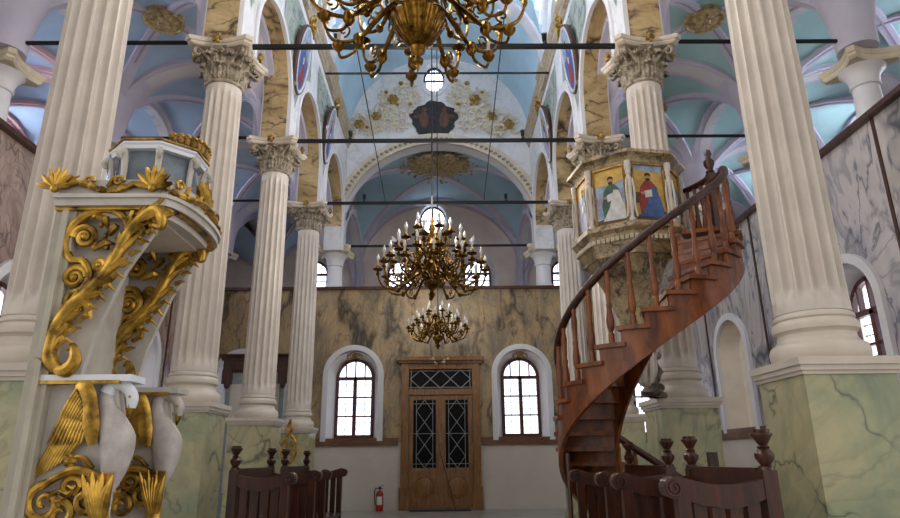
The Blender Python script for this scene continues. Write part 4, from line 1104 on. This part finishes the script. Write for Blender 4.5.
# handrail and posts
HR = []
for i in range(61):
    th = TH[0]-2+(366-TH[0]+2)*i/60; HR.append(sp(RO-.045, th, min(zline(th)+.73, RH*24+.67)))
m = MB(); m.tube(HR, .036, 10, flat=(1, 1, 1)); m.build('handrail', 'wood', stair)
NW = sp(RO-.05, 366, 0); NW2 = Vector((2.66, 6.82, 0))
m = MB(); m.box((NW.x-.04, NW.y-.04, zL-.3), (NW.x+.04, NW.y+.04, 3.9)); m.lathe([(.03, 0), (.045, .02), (.03, .05), (.055, .1), (.055, .14), (.03, .17), (.028, .19), (.04, .22), (.03, .26), (.005, .28)], (NW.x, NW.y, 3.9), 14); m.build('newel_post', 'wood', stair, smooth=30)
m = MB(); m.box((SC.x+.85*math.cos(math.radians(38))-.04, SC.y+.85*math.sin(math.radians(38))-.04, 0), (SC.x+.85*math.cos(math.radians(38))+.04, SC.y+.85*math.sin(math.radians(38))+.04, 1.15)); m.build('newel_post', 'wood', stair, smooth=0)
m = MB(); rp = [sp(RO-.05, 366+4*k, 3.87) for k in range(9)]+[Vector((2.6, 6.75, 3.87)), Vector((2.5, 6.6, 3.87))]; m.tube(rp, .034, 8); m.build('landing_rail', 'wood', stair)
for k in range(5):
    b = bal_proto.copy(); COL.objects.link(b); p = sp(RO-.05, 372+6.5*k, zL); b.location = p-SC
b = bal_proto.copy(); COL.objects.link(b); b.location = Vector((2.62, 6.74, zL))-SC
m = MB(); m.tube([(SC.x-.84, SC.y-.05, .02), (SC.x-.84, SC.y-.05, 1.15)], .02, 8); m.build('support_rod', 'woodd', stair)
# small white candle lamp on the floor stand seen between stair and stalls
c = at(606, 462, 6.9); t = thing('floor_candlestick', 'short white cylinder with black cap standing inside the curve of the stair', 'lamp', (c.x, c.y, 0))
m = MB(); m.lathe([(.1, 0), (.1, .03), (.02, .05), (.02, c.z-.12)], (c.x, c.y, 0), 14); m.build('stand', 'iron', t)
m = MB(); m.lathe([(.045, -.12), (.05, -.11), (.05, .1)], c, 16); m.build('cylinder', 'swanw', t)
m = MB(); m.lathe([(.052, .1), (.052, .14), (.02, .15)], c, 16); m.tube([c+Vector((.05, 0, .12)), c+Vector((.12, 0, .12))], .015, 8); m.build('cap', 'black', t)

# ================================================================ PULPIT
AC = Vector((2.12, 6.5, 0)); amb = thing('pulpit', 'octagonal marble pulpit with painted evangelist panels on the second right column', 'pulpit', (AC.x, AC.y, 0))
A0 = math.radians(-104)
def ov(r, k, z): r *= 1.06; a = A0+PI/4*k; return Vector((AC.x+r*math.cos(a), AC.y+r*math.sin(a), z))
zt = at(624, 147, 5.87).z; zpt = at(627, 160, 5.93).z; zpb = at(629, 221, 5.93).z
def octl(m, prof): m.lathe([(r*1.06, z) for r, z in prof], (AC.x, AC.y, 0), 8, A0)
m = MB(); octl(m, [(.5, zpt-.02), (.53, zpt), (.54, zpt+.03), (.56, zt-.06), (.6, zt-.035), (.6, zt), (.5, zt)]); m.build('top_cornice', 'amb', amb, smooth=20)
m = MB(); octl(m, [(.5, zpb-.3), (.52, zpb-.2), (.55, zpb-.13), (.56, zpb-.09), (.6, zpb-.05), (.6, zpb), (.5, zpb+.01)]); m.build('lower_cornice', 'amb', amb, smooth=20)
m = MB()
for k in range(8):
    for j in range(9):
        p = ov(.555, k, zpb-.15).lerp(ov(.555, k+1, zpb-.15), (j+.5)/9); d = (ov(1, k+.5, 0)-AC); m.box(p-Vector((.014, .014, .02)), p+Vector((.014, .014, .025)))
m.build('dentils', 'cream', amb, smooth=0)
m = MB(); octl(m, [(.46, zpb), (.505, zpb), (.505, zpt), (.46, zpt)]); m.build('wall_drum', 'cream', amb, smooth=0)
m = MB(); octl(m, [(.04, 1.98), (.09, 2.02), (.12, 2.1), (.14, 2.25), (.2, 2.5), (.3, 2.76), (.39, 2.95), (.5, zpb-.28)]); m.build('cup', 'amb', amb, smooth=25)
m = MB(); octl(m, [(.02, 1.78), (.05, 1.8), (.07, 1.86), (.06, 1.92), (.09, 2.0), (.12, 2.1), (.1, 2.14)])
for k in range(8): leaf_pts = [ov(.06, k, 1.82), ov(.1, k, 1.95), ov(.11, k, 2.08), ov(.17, k, 2.22)]; m.tube(smoothpath(leaf_pts, 5), lerpl([.015, .028, .02, .008], 16), 6)
m.build('carved_foot', 'shaft', amb, smooth=40)
m = MB(); m.lathe([(.08, 0), (.12, .03), (.07, .1), (.1, .18), (.12, .26), (.08, .34), (.1, .42), (.05, .48)], (2.26, 6.74, 1.72), 9); m.bar((2.2, 6.74, 1.74), (2.45, 7.02, 1.74), .12, .06)
for k in range(7): m.sphere((2.26+.09*math.cos(k*2.1), 6.74+.09*math.sin(k*2.1), 1.8+.055*k), .045, 7, 5); m.build('corbel', 'cap', amb)
figs = {0: ('p_sky', figure(.55, 'p_grn', 'p_wht', 1.6)), 7: ('p_yel', figure(.48, 'p_red', 'p_blue', 1.7)), 6: ('p_sky', figure(.5, 'p_blue', 'p_lil')), 1: ('p_sky', figure(.5, 'p_lil', 'p_wht'))}
for k in range(8):
    a, b = ov(.515, k, zpb+.02), ov(.515, k+1, zpb+.02); U = b-a; N = ov(1, k+.5, 0)-AC; N.z = 0; N.normalize(); V = Vector((0, 0, zpt-zpb-.04)); a = a+U*.1; U = U*.8
    fr = MB(); 
    for p, q in ((a, a+U), (a+V, a+U+V)): fr.bar(p+N*.01, q+N*.01, .02, .02)
    for p in (a, a+U): fr.bar(p+N*.01, p+V+N*.01, .018, .018)
    f = fr.build('icon_frame', 'oldgold', amb, smooth=0)
    key = {7: 0, 0: 7, 6: 6, 1: 1}.get(k, 6); sky, fg = figs[key]
    sh = [(sky, [(0, 0), (1, 0), (1, 1), (0, 1)]), ('p_yel', [(0, .7), (1, .74), (1, 1), (0, 1)]) if sky == 'p_sky' else ('p_sky', [(0, .9), (1, .85), (1, 1), (0, 1)]), ('p_brn', [(0, 0), (1, 0), (1, .18), (0, .1)]), ('p_lil' if sky == 'p_sky' else 'p_brn', [(.02, .3), (.3, .34), (.3, .5), (.02, .5)])]+fg
    if k in (5, 6, 7, 0, 1, 2): painting(f, a, U, V, N, sh, 'icon_painting')
    # carved colonnette on the corner
    c = ov(.53, k, 0); m = MB()
    H = zpt-zpb; m.lathe([(r_, zpb+H*q) for r_, q in ((.034, 0), (.036, .06), (.02, .1), (.028, .2), (.034, .34), (.022, .46), (.028, .56), (.032, .68), (.02, .76), (.028, .84), (.036, .9), (.036, 1))], (c.x, c.y, 0), 10)
    m.sphere((c.x, c.y, zpb+H*.8), .03, 8, 6); 
    for q in (-1, 1): m.tube(smoothpath([c+Vector((q*.03, -.02, zpb+H*.7)), c+Vector((q*.04, -.02, zpb+H*.5)), c+Vector((q*.035, -.02, zpb+H*.25)), c+Vector((q*.05, -.02, zpb+H*.08))], 4), .011, 6)
    m.build('carved_colonnette', 'shaft', amb)
m = MB(); octl(m, [(.3, zL-.05), (.47, zL-.05), (.47, zL+.0), (.02, zL+.0)]); m.build('pulpit_floor', 'woods', amb, smooth=0)
# pulpit is roped to the column by a stone block
m = MB(); m.box((2.45, 6.85, 3.0), (2.8, 7.12, 3.3)); m.build('anchor_block', 'cap', amb, smooth=0)

# ================================================================ BISHOP'S THRONE
TY0, TY1 = 3.1, 3.66
def tp(x, y, Y=TY0): return at(x, y, Y)
xb = tp(50, 400).x
thr = thing('bishop_throne', 'white and gilded carved throne with swans and canopy, standing at the left', 'throne', (xb, TY0, 0))
zarm0, zarm1 = tp(100, 385).z, tp(100, 378).z; zcan0 = tp(110, 209).z-.055; zcan1 = tp(110, 196).z-.06
# back: tall panel between two moulded posts
m = MB(); m.box((xb-.02, TY0+.03, .2), (xb+.02, TY1-.03, zcan0)); m.build('back_panel', 'tgrey', thr, smooth=0)
for y in (TY0, TY1):
    m = MB(); m.box((xb-.09, y-.05, 0), (xb-.0, y+.05, zcan1)); m.box((xb-.115, y-.035, 0), (xb-.09, y+.035, zcan1)); m.box((xb-.06, y-.07, 0), (xb-.03, y-.05, zcan1)); m.build('back_post', 'postg', thr, smooth=0)
# side panels
def side(Yp, sgn):
    back = []
    poly = [tp(55, 518), tp(105, 518), tp(118, 440), tp(128, 400), tp(125, 384), tp(50, 384)]
    low = [Vector((xb, Yp, 0)), Vector((tp(112, 518).x, Yp, 0))]+[Vector((tp(a, b).x, Yp, tp(a, b).z)) for a, b in ((104, 518), (112, 470), (122, 430), (118, 384))]+[Vector((xb, Yp, zarm0))]
    m = MB(); m.prism([(p.x, Yp-.0, p.z) for p in low], (0, .05, 0)); sp_ = m.build('side_panel', 'tgrey', thr, smooth=0)
    up = [Vector((xb, Yp, zarm1))]+[Vector((tp(a, b).x, Yp, tp(a, b).z)) for a, b in ((78, 378), (95, 330), (125, 270), (160, 222), (170, 209))]+[Vector((xb, Yp, zcan0))]
    m = MB(); m.prism([(p.x, Yp+.01, p.z) for p in up], (0, .03, 0)); m.build('upper_side_panel', 'tgrey', thr, smooth=0)
    dY = Yp-TY0
    def q(x, y, d=0.0): p = tp(x, y); return Vector((p.x, Yp-d, p.z))
    # arm rail
    m = MB(); a0, a1 = tp(44, 380).x, tp(136, 380).x; m.box((a0+.004, Yp-.056, zarm0+.012), (a1, Yp+.1, zarm1+.01)); arm = m.build('arm_rail', 'swanw' if sgn else 'tgrey', thr, smooth=0)
    m = MB(); m.box((a0, Yp-.062, zarm0+.0), (a1-.05, Yp-.04, zarm0+.016)); m.build('gilt_moulding', 'gold', arm, smooth=0)
    # swan: neck and body in one skin, head bending down
    m = MB(); path = smoothpath([q(131, 408), q(132, 399), q(130, 391), q(123, 385), q(113, 385), q(107, 394), q(107, 408), q(112, 424), q(117, 440), q(116, 456), q(113, 471), q(108, 486), q(104, 500)], 5)
    m.tube(path, lerpl([.016, .024, .026, .026, .028, .034, .044, .07, .084, .074, .058, .04, .02], len(path)), 12, flat=(1, .8, 1))
    sw = m.build('swan_body', 'swan', thr)
    m = MB(); m.tube([q(131, 405), q(130.5, 412), q(129, 419)], [.02, .015, .003], 8); m.sphere(q(132, 397, .024), .007, 6, 4); m.build('gilt_beak', 'gold', sw)
    m = MB(); hp = smoothpath([q(131, 408), q(132.5, 399), q(130, 391), q(123, 385), q(113, 384), q(107, 393)], 4); m.tube(hp, lerpl([.02, .029, .028, .028, .031, .037], len(hp)), 12, flat=(1, .85, 1)); m.build('swan_head', 'swanw' if sgn else 'swan', sw)
    # wing with feathers
    m = MB()
    def feather(a, b, w, lift): 
        A, B = q(*a, lift), q(*b, lift*.6); m.tube([A, A.lerp(B, .3), A.lerp(B, .7), B], [w*.5, w, w*.9, w*.25], 8, flat=(1, .45, 1))
    for i in range(9):
        t = i/8; feather((80+t*16, 400+t*24), (30+t*36, 483-t*22), .012, .02+.012*t)
    for i in range(10):
        t = i/9; feather((82+t*15, 392+t*26), (50+t*34, 446-t*2), .012, .05)
    for i in range(9):
        t = i/8; feather((84+t*12, 391+t*22), (64+t*22, 420+t*4), .012, .068)
    lead = smoothpath([q(84, 390, .05), q(92, 389, .06), (q(97, 402, .06)), q(98, 425, .06), q(98, 445, .05)], 5); m.tube(lead, lerpl([.025, .035, .035, .04, .02], len(lead)), 8, flat=(1, .6, 1))
    m.build('gilt_wing', 'gold', thr)
    # lower scrollwork and leafy tail of the swan
    m = MB()
    for cx, cy, r, a0, tn, sg in ((48, 503, .085, PI/2, 1.5, 1), (90, 500, .07, PI/2, 1.5, -1), (75, 487, .05, 0, 1.1, 1), (64, 514, .06, 2, 1.2, -1)):
        c = q(cx, cy); m.tube([(x, Yp-.03, z) for x, _, z in spiral((c.x, c.z), r, .012, tn, a0, 26, 'xz', 0, sg)], lerpl([.02, .016, .009], 27), 7)
    m.tube(smoothpath([q(45, 488, .03), q(60, 478, .04), q(80, 470, .04), q(100, 476, .04), q(106, 492, .04)], 5), lerpl([.012, .018, .022, .022, .018], 21), 8)
    m.tube([q(106, 490, .03), q(103, 518, .03), q(98, 560, .03)], [.035, .04, .03], 10, flat=(1, .7, 1))
    for k in range(7): t = k/6; m.tube(smoothpath([q(101+t*6, 522, .05), q(97+t*17, 497, .075), q(93+t*30, 470+9*(k % 2)+8*abs(t-.5), .09)], 4), lerpl([.014, .024, .016, .003], 9), 7)
    m.tube(smoothpath([q(70, 462, .03), q(85, 457, .03), q(96, 468, .03)], 5), .012, 6); m.sphere(q(74, 461, .03), .026, 8, 6); 
    for k in range(5): c = q(74+4.5*math.cos(k*1.26), 461+4.5*math.sin(k*1.26), .035); m.sphere(c, .014, 6, 4)
    for k in range(9): t = k/8; m.tube([q(96+t*14, 500-t*2, .05), q(94+t*20, 482-4*math.sin(PI*t), .06), q(97+t*24, 474-t*2, .07)], [.016, .018, .003], 6)
    for k in range(10): t = k/9; c = q(52+t*48, 500+6*math.sin(t*9), .03); m.tube([c, c+Vector((.02, -.01, .03)), c+Vector((.05*math.cos(k), 0, .05))], [.014, .012, .003], 5)
    m.build('gilt_scrollwork', 'gold', thr)
    # big acanthus bracket carrying the canopy
    m = MB(); sp1 = smoothpath([q(76, 372, .02), q(64, 371, .04), q(56, 362, .05), q(57, 345, .05), q(64, 326, .05), q(78, 308, .05), (q(92, 296, .05)), q(107, 280, .05), q(122, 258, .05), q(132, 238, .05), q(146, 222, .06), q(160, 214, .07), q(169, 220, .08), q(168, 232, .08), q(160, 230, .08)], 6)
    m.tube(sp1, lerpl([.012, .03, .035, .03, .032, .036, .03, .028, .03, .028, .024, .026, .026, .02, .01], len(sp1)), 10, flat=(1, .9, 1))
    for i in range(10, len(sp1)-14, 5):
        p = Vector(sp1[i]); d = (Vector(sp1[i+1])-Vector(sp1[i-1])).normalized(); nrm = Vector((d.z, 0, -d.x))
        for s_, ln in ((1, .06), (-1, .035)):
            m.tube([p+nrm*s_*.01, p+nrm*s_*ln*.6+d*.05, p+nrm*s_*ln+d*.075-Vector((0, .01, 0))], [.024, .02, .003], 6)
    m.tube(smoothpath([q(62, 371, .05), q(74, 372, .06), q(82, 362, .06), q(80, 348, .06), q(73, 352, .05)], 5), lerpl([.02, .035, .03, .016, .006], 21), 8)
    # upper S scroll
    s2_ = smoothpath([q(66, 312, .03), q(74, 296, .04), q(86, 292, .04), q(94, 278, .04), q(88, 264, .04), q(76, 262, .04), q(70, 250, .04), q(74, 234, .04), q(88, 220, .04), q(108, 212, .04), q(126, 218, .04), q(135, 236, .04)], 6)
    m.tube(s2_, lerpl([.008, .014, .02, .022, .02, .02, .024, .026, .026, .024, .02, .018], len(s2_)), 8)
    for cx, cy, r, a0, tn, sg in ((80, 280, .058, 0, 1.8, 1), (90, 240, .062, PI, 1.7, -1), (76, 310, .036, 0, 1.5, -1), (158, 222, .05, PI/2, 1.6, -1), (104, 268, .03, 0, 1.3, 1)):
        c = q(cx, cy); m.tube([(x, Yp-.045, z) for x, _, z in spiral((c.x, c.z), r, .01, tn, a0, 26, 'xz', 0, sg)], lerpl([.018, .015, .01], 27), 7); m.sphere((c.x, Yp-.05, c.z), .016, 8, 6)
    for a, b in (((96, 250), (118, 246)), ((112, 236), (122, 228)), ((104, 285), (98, 268)), ((92, 320), (84, 300)), ((100, 218), (112, 232)), ((134, 222), (136, 214)), ((128, 250), (118, 240)), ((66, 336), (74, 322)), ((140, 240), (150, 228))):
        A, B = q(*a, .03), q(*b, .03); mid = (A+B)/2+Vector((.02, -.02, .015)); m.tube([A, mid, B], [.018, .022, .004], 6)
        for k in range(3): m.sphere(A.lerp(B, .3*k)+Vector((.012*math.sin(k*3+a[0]), -.01, .015*math.cos(k*2+a[1]))), .015, 6, 4)
    m.build('gilt_bracket', 'gold', thr)
    # leaf sprays in front of the bracket
    m = MB(); 
    for k in range(12): t = k/11; c = q(70+t*92, 345-t*118, .075); m.tube([c, c+Vector((.028, -.008, .012)), c+Vector((.055, .0, -.002+.02*math.sin(k)))], [.014, .012, .003], 5)
    m.build('gilt_leaf_spray', 'gold', thr)
side(TY0, True); side(TY1, False)
m = MB(); m.box((xb, TY0+.05, .45), (tp(116, 384).x-.02, TY1, .52)); m.box((xb, TY0+.05, .0), (tp(110, 384).x-.04, TY1, .12)); m.build('seat', 'tgrey', thr, smooth=0)
# canopy: shelf with bowed front
xf = tp(172, 205).x-.035; ym = (TY0+TY1)/2
def spiral_v(p, r): return [(p.x+r*(1-i/18)*math.cos(i*.6), p.y-.02, p.z+r+r*(1-i/18)*math.sin(i*.6)) for i in range(16)]
def plan(e):
    P = [Vector((xb-.1-e*.4, TY0-.06-e, 0)), Vector((xf, TY0-.06-e, 0))]
    R0 = (TY1-TY0)/2+.06+e
    P = [Vector((xb-.1, ym-R0, 0)), Vector((xf-.06, ym-R0, 0))]
    for i in range(13):
        a = -PI/2+PI*i/12; P.append(Vector((xf+(.09+e)*math.cos(a)**.8 if math.cos(a) > 0 else xf, ym+R0*math.sin(a), 0)))
    P += [Vector((xf-.06, ym+R0, 0)), Vector((xb-.1, ym+R0, 0))]; return P
def layer(m, e, z0, z1): m.prism([(p.x, p.y, z0) for p in plan(e)], (0, 0, z1-z0))
m = MB(); layer(m, -.02, zcan0-.01, zcan0+.025); layer(m, .03, zcan0+.04, zcan1+.01); layer(m, .045, zcan1+.01, zcan1+.03); can = m.build('canopy', 'tgrey', thr, smooth=0)
m = MB(); layer(m, .012, zcan0+.024, zcan0+.041); m.build('gilt_moulding', 'gold', can, smooth=0)
m = MB(); m.box((xb, TY0+.06, zcan0-.02), (xf, TY1-.06, zcan0-.005)); m.build('soffit_panel', 'base', can, smooth=0)
# cresting along the canopy edge
m = MB(); P = plan(.0); edge = []
for i in range(len(P)-1):
    L = (P[i+1]-P[i]).length; n = max(1, int(L/.05))
    for j in range(n): edge.append((P[i].lerp(P[i+1], j/n), (P[i+1]-P[i]).normalized()))
zc0 = zcan1+.03; tot = len(edge)
base_ = MB()
for i in range(0, tot-2):
    p, d = edge[i]; p2 = edge[i+1][0]; base_.bar(p+Vector((0, 0, zc0+.045)), p2+Vector((0, 0, zc0+.045)), .02, .09)
base_.build('cresting_board', 'tgrey', can, smooth=0)
for i in range(0, tot-1, 1):
    p, d = edge[i]; nrm = Vector((d.y, -d.x, 0)); z = zc0+.045
    w = math.sin(i*.9); c = p+nrm*.02+Vector((0, 0, z+.025*w)); p2, _ = edge[min(i+1, tot-1)]; c2 = p2+nrm*.02+Vector((0, 0, z+.025*math.sin((i+1)*.9)))
    m.tube([c, (c+c2)/2+nrm*.008, c2], [.014, .02, .014], 7)
    if i % 3 == 0:
        cc = p+nrm*.025+Vector((0, 0, z+.03)); m.tube([cc+d*(.03*math.cos(a_))*(1-a_/9)+Vector((0, 0, .03*math.sin(a_)*(1-a_/9))) for a_ in [k_*.55 for k_ in range(14)]], .009, 6)
    if i % 4 == 1: cc = p+nrm*.02+Vector((0, 0, z)); m.tube([cc, cc+d*.02+Vector((0, 0, .05)), cc+d*.05+Vector((0, 0, .065))], [.014, .012, .003], 6)
def palmette(c, d, s):
    for k in range(7):
        a = PI*(k+.5)/7; tip = c+d*(s*math.cos(a))+Vector((0, 0, s*1.25*math.sin(a))); m.tube([c, c.lerp(tip, .6), tip], [.008*s/.1, .018*s/.1, .008*s/.1], 6)
    m.sphere(c, .022, 8, 6)
palmette(Vector((tp(67, 190).x, TY0-.1, zc0+.03)), Vector((1, 0, 0)), .095)
palmette(Vector((xf-.03, TY0-.1, zc0+.03)), Vector((1, 0, 0)), .1)
pr = plan(0)[8]; palmette(Vector((pr.x, pr.y, zc0+.05)), Vector((0, 1, 0)), .14)
m.build('gilt_cresting', 'gold', can)
# upper tier: polygonal drum with grey panels, white volutes and cornice
DC = Vector(((xb+xf)/2-.03, ym+.1, 0)); zd0 = zcan1+.02; zd1 = at(140, 146, DC.y-.25).z; rd = .235
def dv(r, k, z): a = math.radians(-112.5+45*k); return Vector((DC.x+r*math.cos(a), DC.y+r*math.sin(a)*.95, z))
def octd(m, prof):
    rows = [[dv(r, k, z) for k in range(9)] for r, z in prof]; m.grid(rows); m.add([dv(prof[-1][0], k, prof[-1][1]) for k in range(8)], [tuple(range(8))]); m.add([dv(prof[0][0], k, prof[0][1]) for k in range(8)], [tuple(range(8))])
m = MB(); octd(m, [(rd+.02, zd0), (rd+.02, zd0+.03), (rd, zd0+.04), (rd-.02, zd1)]); dm = m.build('upper_drum', 'tblue', thr, smooth=0)
m = MB(); octd(m, [(rd-.01, zd1+.0), (rd+.02, zd1+.0), (rd+.025, zd1+.02), (rd+.035, zd1+.03), (rd+.035, zd1+.04)]); m.build('drum_cornice', 'swanw', thr, smooth=20)
m = MB(); octd(m, [(rd+.03, zd1+.04), (rd+.045, zd1+.045), (rd+.045, zd1+.055), (rd+.01, zd1+.065)]); m.build('gilt_edge', 'oldgold', thr, smooth=20)
for k in range(8):
    m = MB(); a, b = dv(rd+.0, k, zd0+.03), dv(rd-.0, k, zd1-.02); o_ = (a-DC); o_.z = 0; o_.normalize()
    m.tube(smoothpath([a+o_*.05, a+o_*.04+Vector((0, 0, .06)), a.lerp(b, .55)+o_*.005, b+o_*.02, b+o_*.055-Vector((0, 0, .02)), b+o_*.04-Vector((0, 0, .045))], 4), lerpl([.022, .02, .016, .02, .02, .01], 21), 8); m.build('volute', 'tgrey', dm)
m = MB()
for k in range(12):
    t = k/11; p = dv(rd+.02, 1.3+t*2.2, zd1+.065); h = .035+.03*math.sin(PI*t); m.tube(spiral_v(p, h*.5), .009, 6); m.tube([p, p+Vector((.01, 0, h*.6)), p+Vector((.02*math.sin(k*2), 0, h))], [.016, .014, .004], 7); m.sphere(p+Vector((0, 0, .01)), .02, 7, 5)
m.build('gilt_crest', 'oldgold', thr)
